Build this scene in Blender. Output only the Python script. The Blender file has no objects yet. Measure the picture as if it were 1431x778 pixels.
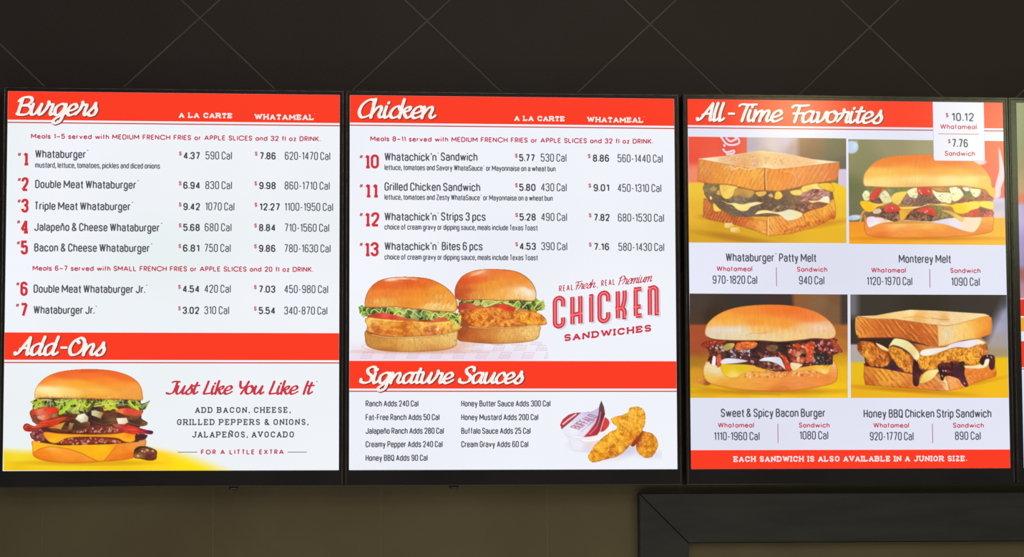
import bpy, math
import numpy as np
C = bpy.context.scene.collection
scene = bpy.context.scene

# ------------------------------------------------------------------ camera, world, lamps, exposure
FPX, CX, CY, DIST, ZC = 3400.0, 715.5, 389.0, 6.8, 1.65
PITCH, YAW, ROLL = math.radians(4.80696), math.radians(5.39269), math.radians(-.19602)
def basis(p, y, r):
    cp, sp, c, s = math.cos(p), math.sin(p), math.cos(y), math.sin(y)
    f = np.array([s * cp, c * cp, sp]); rt = np.array([c, -s, 0.]); up = np.cross(rt, f)
    return rt * math.cos(r) + up * math.sin(r), -rt * math.sin(r) + up * math.cos(r), f
RT, UP, FW = basis(PITCH, YAW, ROLL)
cam_d = bpy.data.cameras.new('camera'); cam = bpy.data.objects.new('camera', cam_d); C.objects.link(cam)
from mathutils import Matrix
cam.matrix_world = Matrix([[RT[0], UP[0], -FW[0], 0], [RT[1], UP[1], -FW[1], -DIST], [RT[2], UP[2], -FW[2], ZC], [0, 0, 0, 1]])
cam_d.sensor_fit = 'HORIZONTAL'; cam_d.sensor_width = 36; cam_d.lens = 36 * FPX / 1431
cam_d.clip_start = .05; cam_d.clip_end = 60
scene.camera = cam
scene.view_settings.view_transform = 'Standard'; scene.view_settings.look = 'None'
scene.view_settings.exposure = 0; scene.view_settings.gamma = 1; scene.view_settings.use_curve_mapping = False
wd = bpy.data.worlds.new('room_light'); scene.world = wd; wd.use_nodes = True
wd.node_tree.nodes['Background'].inputs[0].default_value = (.95, .93, 1.0, 1)
wd.node_tree.nodes['Background'].inputs[1].default_value = .16
def area(name, loc, target, size, power, col, sy=None):
    l = bpy.data.lights.new(name, 'AREA'); l.energy = power; l.color = col; l.size = size
    l.shape = 'RECTANGLE'; l.size_y = sy or size
    o = bpy.data.objects.new(name, l); C.objects.link(o); o.location = loc
    from mathutils import Vector
    o.rotation_euler = (Vector(target) - Vector(loc)).to_track_quat('-Z', 'Y').to_euler(); return o
area('ceiling_lamp', (2.32, -4.0, 3.34), (1.2, 0, 1.8), .22, 4.5, (1.0, .82, .4), .22)
area('window_light', (3.42, -4.3, 3.2), (2.0, 0, 2.6), .3, 8, (.9, 1.0, .55), .7)
area('lower_wall_fill', (.6, -1.6, .7), (.4, 0, 1.3), 2.4, 5, (1.0, .9, .7), .5)  # unseen fill added to brighten the lower wall
area('overhead_fill', (.8, -3.4, 4.2), (.7, 0, 2.6), 2.2, 15, (1.0, .88, .8), 1.0)  # unseen overhead fill added for the wall, placed clear of the glass reflections

def ray(px, py):
    px = np.asarray(px, float); py = np.asarray(py, float)
    return [FW[k] * FPX + RT[k] * (px - CX) - UP[k] * (py - CY) for k in range(3)]
def at(px, py, Y=0.0):
    """the point of the vertical plane y = Y that the photograph shows at this pixel"""
    d = ray(px, py); t = (Y + DIST) / d[1]
    return d[0] * t, ZC + d[2] * t
PX = .00198      # metres per pixel on the boards

# ------------------------------------------------------------------ helpers
def lin(c):
    c = np.asarray(c, float); return np.where(c <= .04045, c / 12.92, ((c + .055) / 1.055) ** 2.4)
def hx(h): return tuple(lin([int(h[i:i + 2], 16) / 255 for i in (0, 2, 4)]))
def link(name, me, parent=None, mat=None):
    o = bpy.data.objects.new(name, me); C.objects.link(o)
    if parent is not None: o.parent = parent
    if mat is not None and me is not None: me.materials.append(mat)
    return o
def mesh(name, V, F, parent=None, mat=None):
    me = bpy.data.meshes.new(name); me.from_pydata([tuple(map(float, v)) for v in V], [], [tuple(f) for f in F]); me.update()
    return link(name, me, parent, mat)
def box(x0, x1, y0, y1, z0, z1, V, F):
    s = len(V)
    V += [(x0, y0, z0), (x1, y0, z0), (x1, y1, z0), (x0, y1, z0), (x0, y0, z1), (x1, y0, z1), (x1, y1, z1), (x0, y1, z1)]
    F += [tuple(s + i for i in f) for f in ((0, 1, 2, 3)[::-1], (4, 5, 6, 7), (0, 1, 5, 4), (1, 2, 6, 5), (2, 3, 7, 6), (3, 0, 4, 7))]
def bevel(o, w, n=2):
    m = o.modifiers.new('bevel', 'BEVEL'); m.width = w; m.segments = n; m.limit_method = 'ANGLE'
def slab_poly(poly, y_front, y_back, ch):
    """a flat piece with the outline poly (x,z), its front edge chamfered by ch"""
    P = np.array(poly, float); c = P.mean(0); n = len(P)
    # inset
    I = []
    for i in range(n):
        a, b, d = P[i - 1], P[i], P[(i + 1) % n]
        u = (b - a) / np.linalg.norm(b - a); v = (d - b) / np.linalg.norm(d - b)
        n1 = np.array([-u[1], u[0]]); n2 = np.array([-v[1], v[0]]); m = n1 + n2; m = m / max(m @ n1, .3)
        if (c - b) @ m < 0: m = -m
        I.append(b + m * ch)
    V = [(p[0], y_back, p[1]) for p in P] + [(p[0], y_front + ch, p[1]) for p in P] + [(p[0], y_front, p[1]) for p in I]
    F = [tuple(range(2 * n, 3 * n))]
    for i in range(n):
        j = (i + 1) % n; F += [(i, j, n + j, n + i), (n + i, n + j, 2 * n + j, 2 * n + i)]
    return V, F
_mats = {}
def principled(name, base, rough=.5, spec=.5, metal=0, emis=None, strength=1.0, coat=0):
    m = bpy.data.materials.new(name); m.use_nodes = True; b = m.node_tree.nodes['Principled BSDF']
    b.inputs['Base Color'].default_value = tuple(base) + (1,); b.inputs['Roughness'].default_value = rough
    b.inputs['Metallic'].default_value = metal; b.inputs['Specular IOR Level'].default_value = spec
    if emis is not None:
        b.inputs['Emission Color'].default_value = tuple(emis) + (1,); b.inputs['Emission Strength'].default_value = strength
    return m
GLOSS = .16      # the display glass: a soft sheen that picks up the ceiling lamps
def lit(h):
    """display pixels of one colour: they give off light, behind satin glass"""
    if h not in _mats:
        _mats[h] = principled('display_' + h, (.012, .012, .012), GLOSS, .5, 0, hx(h), 1.0)
    return _mats[h]
def noise_mix(m, c1, c2, scale, target='Base Color', detail=4, stretch=(1, 1, 1), lo=.35, hi=.65):
    nt = m.node_tree; b = nt.nodes['Principled BSDF']
    tc = nt.nodes.new('ShaderNodeTexCoord'); mp = nt.nodes.new('ShaderNodeMapping'); mp.inputs['Scale'].default_value = stretch
    nz = nt.nodes.new('ShaderNodeTexNoise'); nz.inputs['Scale'].default_value = scale; nz.inputs['Detail'].default_value = detail
    cr = nt.nodes.new('ShaderNodeValToRGB'); cr.color_ramp.elements[0].position = lo; cr.color_ramp.elements[1].position = hi
    cr.color_ramp.elements[0].color = tuple(c1) + (1,); cr.color_ramp.elements[1].color = tuple(c2) + (1,)
    nt.links.new(tc.outputs['Object'], mp.inputs[0]); nt.links.new(mp.outputs[0], nz.inputs['Vector'])
    nt.links.new(nz.outputs['Fac'], cr.inputs[0]); nt.links.new(cr.outputs[0], b.inputs[target]); return nz
def bump(m, scale, st, dist=.002):
    nt = m.node_tree; b = nt.nodes['Principled BSDF']; tc = nt.nodes.new('ShaderNodeTexCoord')
    nz = nt.nodes.new('ShaderNodeTexNoise'); nz.inputs['Scale'].default_value = scale; nz.inputs['Detail'].default_value = 6
    bp = nt.nodes.new('ShaderNodeBump'); bp.inputs['Strength'].default_value = st; bp.inputs['Distance'].default_value = dist
    nt.links.new(tc.outputs['Object'], nz.inputs['Vector']); nt.links.new(nz.outputs['Fac'], bp.inputs['Height']); nt.links.new(bp.outputs[0], b.inputs['Normal'])

# ------------------------------------------------------------------ the tiled wall
WY = .07                       # front of the tiles; the boards' glass is at y = 0
m_up = principled('dark_tile', (.045, .036, .032), .5, .22)
noise_mix(m_up, (.047, .034, .025), (.056, .043, .036), 2.2, lo=.3, hi=.7); bump(m_up, 160, .25)
m_lo = principled('brightened_olive', (.12, .1, .06), .5, .35)  # lower wall's stronger light is put into this lighter olive colour
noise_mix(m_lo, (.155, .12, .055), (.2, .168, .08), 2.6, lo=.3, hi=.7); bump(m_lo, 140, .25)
m_gr = principled('grout', (.15, .13, .11), .8, .2); noise_mix(m_gr, (.135, .112, .094), (.17, .145, .12), 8)
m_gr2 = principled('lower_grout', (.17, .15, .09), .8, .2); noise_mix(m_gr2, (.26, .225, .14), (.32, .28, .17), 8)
XL, XR, ZB, ZM, ZT = -3.2, 4.9, 0.0, 2.25, 4.3
V, F = [], []; box(XL, XR, WY + .0012, WY + .2, ZM, ZT, V, F)
wall = mesh('wall_back', V, F, None, m_gr); wall['kind'] = 'structure'; wall['label'] = 'dark brown wall of large diamond-set tiles above, square tiles below, their stronger light put into a lighter olive'
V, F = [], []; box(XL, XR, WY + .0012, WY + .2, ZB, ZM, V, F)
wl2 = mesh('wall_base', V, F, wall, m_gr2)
def clip(poly, k, v, keep_above):
    out = []
    for i in range(len(poly)):
        a, b = poly[i - 1], poly[i]
        ia = (a[k] >= v) == keep_above; ib = (b[k] >= v) == keep_above
        if ia != ib:
            t = (v - a[k]) / (b[k] - a[k]); out.append((a[0] + t * (b[0] - a[0]), a[1] + t * (b[1] - a[1])))
        if ib: out.append(b)
    return out
cr = [at(x, y, WY) for x, y in ((279.5, 22.5), (595.8, 28.5), (908, 33.8), (1215.5, 40.5))]
sx = (cr[3][0] - cr[0][0]) / 3; x0c = cr[0][0]; zc0 = sum(float(c[1]) for c in cr) / 4
ha = sx / 2; hb = ha / 1.055; g = .0028
for r in range(-8, 10):
    for q in range(-14, 20):
        if (r + q) % 2 == 0: continue
        x = x0c + q * ha; z = zc0 + r * hb
        P = [(x - ha + g * 1.4, z), (x, z - hb + g * 1.4), (x + ha - g * 1.4, z), (x, z + hb - g * 1.4)]
        for k, v, ka in ((0, XL, True), (0, XR, False), (1, ZM + .002, True), (1, ZT, False)):
            if len(P) > 2: P = clip(P, k, v, ka)
        P = [p for i, p in enumerate(P) if math.dist(p, P[i - 1]) > 1e-4]
        if len(P) < 3: continue
        A = abs(sum(P[i - 1][0] * P[i][1] - P[i][0] * P[i - 1][1] for i in range(len(P)))) / 2
        if A < .004: continue
        Vv, Ff = slab_poly(P, WY, WY + .006, .0008)
        mesh('tile', Vv, Ff, wall, m_up)
jx = [float(at(x, 720, WY)[0]) for x in (60, 298.5, 533.5, 765)]
jw = (jx[3] - jx[0]) / 3
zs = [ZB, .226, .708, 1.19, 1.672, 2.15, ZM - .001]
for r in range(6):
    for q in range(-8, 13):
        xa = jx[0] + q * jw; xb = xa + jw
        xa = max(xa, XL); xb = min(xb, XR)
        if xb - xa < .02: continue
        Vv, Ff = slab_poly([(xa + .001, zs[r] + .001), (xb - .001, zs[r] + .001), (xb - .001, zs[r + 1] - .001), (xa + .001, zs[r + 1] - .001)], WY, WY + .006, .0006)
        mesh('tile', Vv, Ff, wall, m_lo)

# mitred frame of the opening below the right-hand boards
m_fr = principled('charcoal_paint', (.04, .04, .034), .5, .4); noise_mix(m_fr, (.034, .035, .03), (.048, .047, .039), 5, stretch=(1, 1, 6)); bump(m_fr, 60, .2)
FYY = .03
fx0, fz1 = map(float, at(893.5, 689.5, FYY)); fx1, fz0 = map(float, at(962, 754.5, FYY)); w = fx1 - fx0
fxr = 2.95; fzb = .72
trim = bpy.data.objects.new('trim_1', None); C.objects.link(trim); trim['kind'] = 'structure'; trim.location = (0, 0, 0)
trim['label'] = 'charcoal mitred frame on the wall below the right-hand menu boards'
e = .0007
for nm, P in (('rail', [(fx0 + e, fz1), (fx1 + e, fz1 - w), (fxr - w - e, fz1 - w), (fxr - e, fz1)]), ('rail', [(fx0 + e, fzb), (fx1 + e, fzb + w), (fxr - w - e, fzb + w), (fxr - e, fzb)]), ('stile', [(fx0, fzb + e), (fx1, fzb + w + e), (fx1, fz1 - w - e), (fx0, fz1 - e)]), ('stile', [(fxr - w, fzb + w + e), (fxr, fzb + e), (fxr, fz1 - e), (fxr - w, fz1 - w - e)])):
    Vv, Ff = slab_poly(P, FYY, WY - .0005, .002); mesh(nm, Vv, Ff, trim, m_fr)
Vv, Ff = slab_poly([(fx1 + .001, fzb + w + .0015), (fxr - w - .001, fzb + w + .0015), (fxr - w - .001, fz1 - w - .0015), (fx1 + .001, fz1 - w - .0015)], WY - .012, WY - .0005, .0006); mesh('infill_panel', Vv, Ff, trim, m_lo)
# ------------------------------------------------------------------ printed pictures: a small numpy painter
_rng = np.random.RandomState(7)
_LAT = _rng.rand(64, 64)
def vnoise(x, y, seed=0):
    x = x + seed * 17.31; y = y + seed * 9.77
    xi = np.floor(x).astype(int); yi = np.floor(y).astype(int)
    fx = x - xi; fy = y - yi
    fx = fx * fx * (3 - 2 * fx); fy = fy * fy * (3 - 2 * fy)
    g = lambda a, b: _LAT[(yi + b) & 63, (xi + a) & 63]
    return (g(0, 0) * (1 - fx) + g(1, 0) * fx) * (1 - fy) + (g(0, 1) * (1 - fx) + g(1, 1) * fx) * fy
def fbm(x, y, seed=0, octv=3):
    s = 0; a = 1; t = 0
    for k in range(octv):
        s = s + a * vnoise(x * 2 ** k, y * 2 ** k, seed + k * 3); t += a; a *= .55
    return s / t - .5
def hexc(h):
    return np.array([int(h[i:i + 2], 16) / 255 for i in (0, 2, 4)])
def smooth_pts(p, closed=True, n=4):
    p = np.asarray(p, float); m = len(p); out = []
    rng = range(m) if closed else range(m - 1)
    for i in rng:
        if closed: a, b, c, d = p[(i - 1) % m], p[i], p[(i + 1) % m], p[(i + 2) % m]
        else: a, b, c, d = p[max(i - 1, 0)], p[i], p[i + 1], p[min(i + 2, m - 1)]
        for k in range(n):
            t = k / n
            out.append(.5 * (2 * b + (c - a) * t + (2 * a - 5 * b + 4 * c - d) * t * t + (3 * b - a - 3 * c + d) * t ** 3))
    if not closed: out.append(p[-1])
    return np.array(out)
def seg_dist(X, Y, P, closed):
    D = np.full(X.shape, 1e9)
    m = len(P)
    for i in range(m if closed else m - 1):
        a = P[i]; b = P[(i + 1) % m]; d = b - a; L = d @ d + 1e-9
        t = np.clip(((X - a[0]) * d[0] + (Y - a[1]) * d[1]) / L, 0, 1)
        D = np.minimum(D, (X - a[0] - t * d[0]) ** 2 + (Y - a[1] - t * d[1]) ** 2)
    return np.sqrt(D)
def inside(X, Y, P):
    r = np.zeros(X.shape, bool); m = len(P)
    for i in range(m):
        a = P[i]; b = P[(i + 1) % m]
        if a[1] == b[1]: continue
        c = ((a[1] > Y) != (b[1] > Y)) & (X < (b[0] - a[0]) * (Y - a[1]) / (b[1] - a[1]) + a[0])
        r ^= c
    return r
class Pic:
    """canvas over a rectangle of the print; shapes are given in units of 1/s around (ox, oy)"""
    def __init__(self, x0, y0, x1, y1, ox, oy, s, cell=.55, quad=None):
        self.nx = int(round((x1 - x0) / cell)) + 1; self.ny = int(round((y1 - y0) / cell)) + 1
        gx, gy = np.meshgrid(np.linspace(x0, x1, self.nx), np.linspace(y0, y1, self.ny))
        if quad:        # corners of a print seen slightly askew: top left, top right, bottom right, bottom left
            u, v = np.meshgrid(np.linspace(0, 1, self.nx), np.linspace(0, 1, self.ny)); q = np.array(quad, float)
            gx, gy = [(q[0][k] * (1 - u) + q[1][k] * u) * (1 - v) + (q[3][k] * (1 - u) + q[2][k] * u) * v for k in (0, 1)]
        self.gx, self.gy = gx, gy
        self.X = (gx - ox) * s; self.Y = (gy - oy) * s; self.s = s
        self.u = (x1 - x0) / (self.nx - 1) * s      # canvas step in shape units
        self.col = np.ones((self.ny, self.nx, 3)); self.id = np.zeros((self.ny, self.nx), int)
        self.names = ['']; self.seed = 1
    def part(self, name):
        self.names.append(name); return len(self.names) - 1
    def win(self, P, pad):
        x = self.X[0]; y = self.Y[:, 0]; pad = pad + 24
        i0, i1 = np.searchsorted(x, [P[:, 0].min() - pad, P[:, 0].max() + pad])
        j0, j1 = np.searchsorted(y, [P[:, 1].min() - pad, P[:, 1].max() + pad])
        return slice(max(j0, 0), max(j1, 0)), slice(max(i0, 0), max(i1, 0))
    def put(self, w, a, c, pid):
        self.col[w] = self.col[w] * (1 - a[..., None]) + c * a[..., None]
        if pid: self.id[w] = np.where(a > .5, pid, self.id[w])
    def colour(self, X, Y, ctrl, power=3.0, ax=1.0):
        if isinstance(ctrl, str): return np.ones(X.shape + (3,)) * hexc(ctrl)
        W = 0; C = 0
        for x, y, h in ctrl:
            w = 1 / ((((X - x) * ax) ** 2 + (Y - y) ** 2) / 900 + 1) ** (power / 2)
            W = W + w; C = C + w[..., None] * hexc(h)
        return C / W[..., None]
    def fill(self, name, pts, ctrl, tex=None, sm=True, wob=0, wsc=25, rim=None, edge=1.4, power=3.0):
        self.seed += 1; sd = self.seed
        P = np.asarray(pts, float)
        if sm: P = smooth_pts(P)
        w = self.win(P, 12)
        X = self.X[w]; Y = self.Y[w]
        if X.size == 0: return 0
        Xw, Yw = X, Y
        if wob:
            Xw = X + wob * 2 * fbm(X / wsc, Y / wsc, sd); Yw = Y + wob * 2 * fbm(X / wsc, Y / wsc, sd + 20)
        ins = inside(Xw, Yw, P); D = seg_dist(Xw, Yw, P, True); D = np.where(ins, D, -D)
        a = np.clip(.5 + D / (edge * self.s), 0, 1)
        c = self.colour(X, Y, ctrl, power, .32 if name == 'top_bun' else .5 if name == 'bottom_bun' else 1.0)
        if rim:
            h, rw, am = rim
            k = (np.clip(1 - D / rw, 0, 1) ** 1.5 * am)[..., None]
            c = c * (1 - k) + hexc(h) * k
        c = self.texture(c, X, Y, tex, sd)
        self.put(w, a, np.clip(c, 0, 1), self.part(name) if isinstance(name, str) else name)
        return len(self.names) - 1
    def texture(self, c, X, Y, tex, sd):
        for t in tex or ():
            k = t[0]
            if k == 'n':            # noise: amount, scale x, scale y
                c = c * (1 + t[1] * 2 * fbm(X / t[2], Y / t[3], sd + 5))[..., None]
            elif k == 'mix':        # blotches of a second colour: colour, threshold, scale x, scale y, amount
                m = np.clip((fbm(X / t[3], Y / t[4], sd + 9) - t[2]) * 8, 0, 1)[..., None] * t[5]
                c = c * (1 - m) + hexc(t[1]) * m
            elif k == 'hatch':      # strokes: angle, spacing, amount, colour
                an = math.radians(t[1]); q = X * math.cos(an) + Y * math.sin(an)
                q = q + t[2] * 1.2 * fbm(X / (t[2] * 3.4), Y / (t[2] * 3.4), sd)
                m = (np.clip(np.sin(q / t[2] * 2 * math.pi) * 1.5 - .1, 0, 1) * np.clip(.6 + 2.5 * fbm(X / 40, Y / 40, sd + 2), 0, 1) * t[3])[..., None]
                c = c * (1 - m) + hexc(t[4]) * m
            elif k == 'crust':      # lumpy fried crust: amount, scale
                f = fbm(X / t[2], Y / t[2], sd, 2); g = np.abs(fbm(X / t[2] + 7, Y / t[2] + 3, sd + 8, 2))
                m = np.clip(1 - g * 9, 0, 1)[..., None]
                c = c * (1 + t[1] * .7 * f)[..., None]
                dk = np.clip(-f * 5 - .15, 0, 1)[..., None] * min(t[1] * 1.9, .8)
                c = c * (1 - dk) + c * np.array([.80, .60, .42]) * dk
                c = c * (1 - m * t[1]) + hexc(t[3] if len(t) > 3 else 'a04a10') * m * t[1]
                h = np.clip(f * 5 - .6, 0, 1)[..., None] * t[1] * .8
                c = c * (1 - h) + hexc(t[4] if len(t) > 4 else 'ffe27a') * h
            elif k == 'leaf':       # curled leaves: scale, dark, bright
                f = fbm(X / t[1], Y / (t[1] * 1.15), sd, 3); r = np.abs(fbm(X / t[1] * .8 + 5, Y / t[1] * .8, sd + 4, 2))
                m = np.clip(.82 + f * 4.0, 0, 1)[..., None]
                c = c * m + hexc(t[2]) * (1 - m)
                e = np.clip(1.1 - r * 13, 0, 1)[..., None] * .6
                c = c * (1 - e) + hexc(t[3]) * e
        return c
    def line(self, pts, h, wd, al=1.0, sm=True, soft=1.0, pid=0):
        P = np.asarray(pts, float)
        if sm and len(P) > 2: P = smooth_pts(P, False)
        w = self.win(P, wd + 6)
        X = self.X[w]; Y = self.Y[w]
        if X.size == 0: return
        D = seg_dist(X, Y, P, False)
        a = np.clip(.5 + (wd / 2 - D) / (soft * self.s), 0, 1) * al
        self.put(w, a, hexc(h), pid)
    def blob(self, x, y, rx, ry, an, h, al=1.0, soft=1.0, pid=0):
        r = max(rx, ry) * (1 + .55 * soft * self.s / min(rx, ry)) + 4
        w = self.win(np.array([[x - r, y - r], [x + r, y + r]]), 2)
        X = self.X[w] - x; Y = self.Y[w] - y
        if X.size == 0: return
        c, s = math.cos(an), math.sin(an)
        d = np.sqrt(((X * c + Y * s) / rx) ** 2 + ((-X * s + Y * c) / ry) ** 2)
        a = np.clip(.5 + (1 - d) * min(rx, ry) / (soft * self.s), 0, 1) * al
        self.put(w, a, hexc(h), pid)
    def specks(self, pts, cols, n, r, seed, al=.8, asp=1.6, an=None, only=None):
        rs = np.random.RandomState(seed); P = np.asarray(pts, float)
        lo, hi = P.min(0), P.max(0); k = 0; t = 0
        while k < n and t < n * 8:
            t += 1; q = lo + rs.rand(2) * (hi - lo)
            if not inside(q[0:1], q[1:2], P)[0]: rs.rand(4); continue
            rr = r * (.5 + rs.rand()); a = rs.rand() * 3.14 if an is None else an + (rs.rand() - .5) * .8
            self.blob(q[0], q[1], rr * asp, rr, a, cols[rs.randint(len(cols))], al * (.5 + .5 * rs.rand())); k += 1
    def curls(self, pts, cols, n, ln, wd, seed, an=None, al=.9):
        rs = np.random.RandomState(seed); P = np.asarray(pts, float)
        lo, hi = P.min(0), P.max(0); k = 0; t = 0
        while k < n and t < n * 8:
            t += 1; q = lo + rs.rand(2) * (hi - lo)
            if not inside(q[0:1], q[1:2], P)[0]: continue
            a = rs.rand() * 6.28 if an is None else an + (rs.rand() - .5) * 1.2
            b = (rs.rand() - .5) * 2.2; L = ln * (.6 + .8 * rs.rand()); pp = [q]
            for j in range(4):
                q = q + np.array([math.cos(a), math.sin(a)]) * L / 4; a += b * (.7 if j < 2 else -.7); pp.append(q)
            if not inside(q[0:1], q[1:2], P)[0] or not inside(pp[2][0:1], pp[2][1:2], P)[0]: continue
            self.line(pp, cols[rs.randint(len(cols))], wd * (.6 + .8 * rs.rand()), al); k += 1
def sh(pts, dx, dy): return [(p[0] + dx, p[1] + dy) + tuple(p[2:]) for p in pts]
# ------------------------------------------------------------------ lettering: stroke skeletons, drawn as flat ribbons
# "x,y" with x in glyph widths and y in cap heights; a trailing r rounds that corner, z closes the stroke
BOWL = '0,0r 0,.72r 1,.72r 1,0r z'
GL = {
 'A': '0,0 .5,1 1,0;.17,.3 .83,.3', 'B': '0,0 0,1;0,1 .95,1r .95,.54r 0,.54;.3,.54 1,.54r 1,0r 0,0', 'C': '1,.7 1,1r 0,1r 0,0r 1,0r 1,.3',
 'D': '0,0 0,1;0,1 1,1r 1,0r 0,0', 'E': '0,0 0,1;0,1 1,1;0,0 1,0;0,.52 .85,.52', 'F': '0,0 0,1;0,1 1,1;0,.5 .85,.5', 'G': '1,.72 1,1r 0,1r 0,0r 1,0r 1,.48 .55,.48',
 'H': '0,0 0,1;1,0 1,1;0,.5 1,.5', 'I': '0,0 0,1', 'J': '1,1 1,0r 0,0r 0,.25', 'K': '0,0 0,1;1,1 0,.38;.32,.56 1,0', 'L': '0,1 0,0;0,0 1,0',
 'M': '0,0 0,1 .5,.25 1,1 1,0', 'N': '0,0 0,1 1,0 1,1', 'O': '0,0r 0,1r 1,1r 1,0r z', 'P': '0,0 0,1;0,1 1,1r 1,.44r 0,.44', 'Q': '0,0r 0,1r 1,1r 1,0r z;.55,.22 1.1,-.08',
 'R': '0,0 0,1;0,1 1,1r 1,.46r 0,.46;.5,.46 1,0', 'S': '1,.75 1,1r 0,1r 0,.53r 1,.47r 1,0r 0,0r 0,.25', 'T': '0,1 1,1;.5,1 .5,0', 'U': '0,1 0,0r 1,0r 1,1',
 'V': '0,1 .5,0 1,1', 'W': '0,1 .25,0 .5,1 .75,0 1,1', 'X': '0,0 1,1;0,1 1,0', 'Y': '0,1 .5,.45 1,1;.5,.45 .5,0', 'Z': '0,1 1,1 0,0 1,0',
 '0': '0,0r 0,1r 1,1r 1,0r z', '1': '0,.8 1,1 1,0', '2': '0,.72 0,1r 1,1r 1,.6r 0,0 1,0', '3': '0,.76 0,1r 1,1r 1,.54r .35,.54;.35,.54 1,.54r 1,0r 0,0r 0,.24',
 '4': '.78,0 .78,1 0,.25 1.08,.25', '5': '1,1 .06,1 .02,.5 .3,.62r 1,.62r 1,0r 0,0r 0,.24', '6': '.95,.78 .95,1r 0,1r 0,0r 1,0r 1,.58r 0,.58r', '7': '0,1 1,1 .35,0',
 '8': '.04,.53r .04,1r .96,1r .96,.53r z;0,0r 0,.53r 1,.53r 1,0r z', '9': '.05,.22 .05,0r 1,0r 1,1r 0,1r 0,.42r 1,.42r',
 '.': '0,0 0,.14', ',': '.6,.14 0,-.16', '-': '0,.4 1,.4', '_': '0,.4 1,.4', "'": '.4,1.04 0,.8', '*': '.2,.98 .2,1.09', '~': '0,.96 1,.96', '&': '1.05,0 .15,.72r .15,1r .75,1r .75,.68r 0,.45r 0,0r .75,0r .95,.4',
 '$': '1,.75 1,1r 0,1r 0,.53r 1,.47r 1,0r 0,0r 0,.25;.5,-.15 .5,1.15', '#': '.25,0 .45,1;.7,0 .9,1;0,.34 1,.34;.1,.68 1.1,.68',
 'a': '0,.56 0,.72r 1,.72r 1,0;1,.43 0,.43r 0,0r 1,0r 1,.12', 'b': '0,1 0,0;' + BOWL, 'c': '1,.5 1,.72r 0,.72r 0,0r 1,0r 1,.22', 'd': '1,1 1,0;' + BOWL,
 'e': '0,.37 1,.37 1,.72r 0,.72r 0,0r 1,0r 1,.17', 'f': '1.05,1 .4,1r .4,0;-.15,.68 1.05,.68', 'g': BOWL + ';1,.72 1,-.27r 0,-.27r 0,-.12', 'h': '0,0 0,1;0,.5 0,.72r 1,.72r 1,0',
 'i': '0,0 0,.72;0,.9 0,1.03', 'j': '.9,.72 .9,-.27r 0,-.27', 'k': '0,0 0,1;1,.72 0,.26;.34,.42 1,0', 'l': '0,0 0,1', 'm': '0,0 0,.72;0,.5 0,.72r .5,.72r .5,0;.5,.5 .5,.72r 1,.72r 1,0',
 'n': '0,0 0,.72;0,.5 0,.72r 1,.72r 1,0', 'o': BOWL, 'p': '0,-.27 0,.72;' + BOWL, 'q': '1,-.27 1,.72;' + BOWL, 'r': '0,0 0,.72;0,.42 0,.72r 1,.7', 's': '1,.54 1,.72r 0,.72r 0,.4r 1,.33r 1,0r 0,0r 0,.18',
 't': '.4,.95 .4,0r 1.05,0;-.2,.68 1.05,.68', 'u': '0,.72 0,0r 1,0r 1,.22;1,.72 1,0', 'v': '0,.72 .5,0 1,.72', 'w': '0,.72 .25,0 .5,.72 .75,0 1,.72', 'x': '0,0 1,.72;0,.72 1,0',
 'y': '0,.72 .5,0;1,.72 .4,-.2 .1,-.27', 'z': '0,.72 1,.72 0,0 1,0',
}
GL['\u00f1'] = GL['n'] + ';.1,.88 .4,.95 .6,.88 .9,.95'; GL['\u00d1'] = GL['N'] + ';.1,1.15 .4,1.24 .6,1.15 .9,1.24'
_o = lambda s, x: {k: x for k in s}
WID = {}
for d_ in (_o('ABCDEFGHIJKLNOPQRSTUVXYZ0234567890', .40), _o('abcdeghknopqsuvxyz', .36), _o('MW', .64), _o('A', .48), _o('wm', .6), _o('VY', .46), _o('Il', .0), _o('i', .0), _o('1', .16), _o('rtf', .24), _o('.', 0), _o(',', .06), _o('-', .22),
           _o('_', .34), _o("'", .06), _o('*', .03), _o('~', .16), _o('j', .2), _o('LEFT', .34), _o('&', .46), _o('#', .5), _o('\u00f1', .36), _o('\u00d1', .40)): WID.update(d_)
GEO = dict(WID)
for d_ in (_o('COGQ', .82), _o('DHNU', .62), _o('A', .74), _o('V', .7), _o('EFLSPRBTJ', .46), _o('K', .55), _o('M', .8), _o('W', 1.0), _o('XYZ', .6), _o('abdegopqc', .52), _o('hnu', .42), _o('sz', .36), _o('kvxy', .48), _o('m', .78), _o('w', .8), _o('r', .22), _o('t', .26), _o('023456789', .5), _o('1', .16), _o('_', .6)): GEO.update(d_)
SLB = dict(WID)
for d_ in (_o('ABCDGHKNOPQRUVXY', .62), _o('EFLSTZJ', .52), _o('M', .8), _o('W', .95), _o('&', .6), _o('I', .0), _o('0123456789', .42), _o('1', .14), _o('\u00d1', .62)): SLB.update(d_)
STY = {'con': (WID, .235, .27, None), 'geo': (GEO, .3, .48, .66), 'slab': (SLB, .42, .42, None), 'num': ({**WID, **_o('0123456789', .46), '1': .24}, .3, .2, None)}

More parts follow.
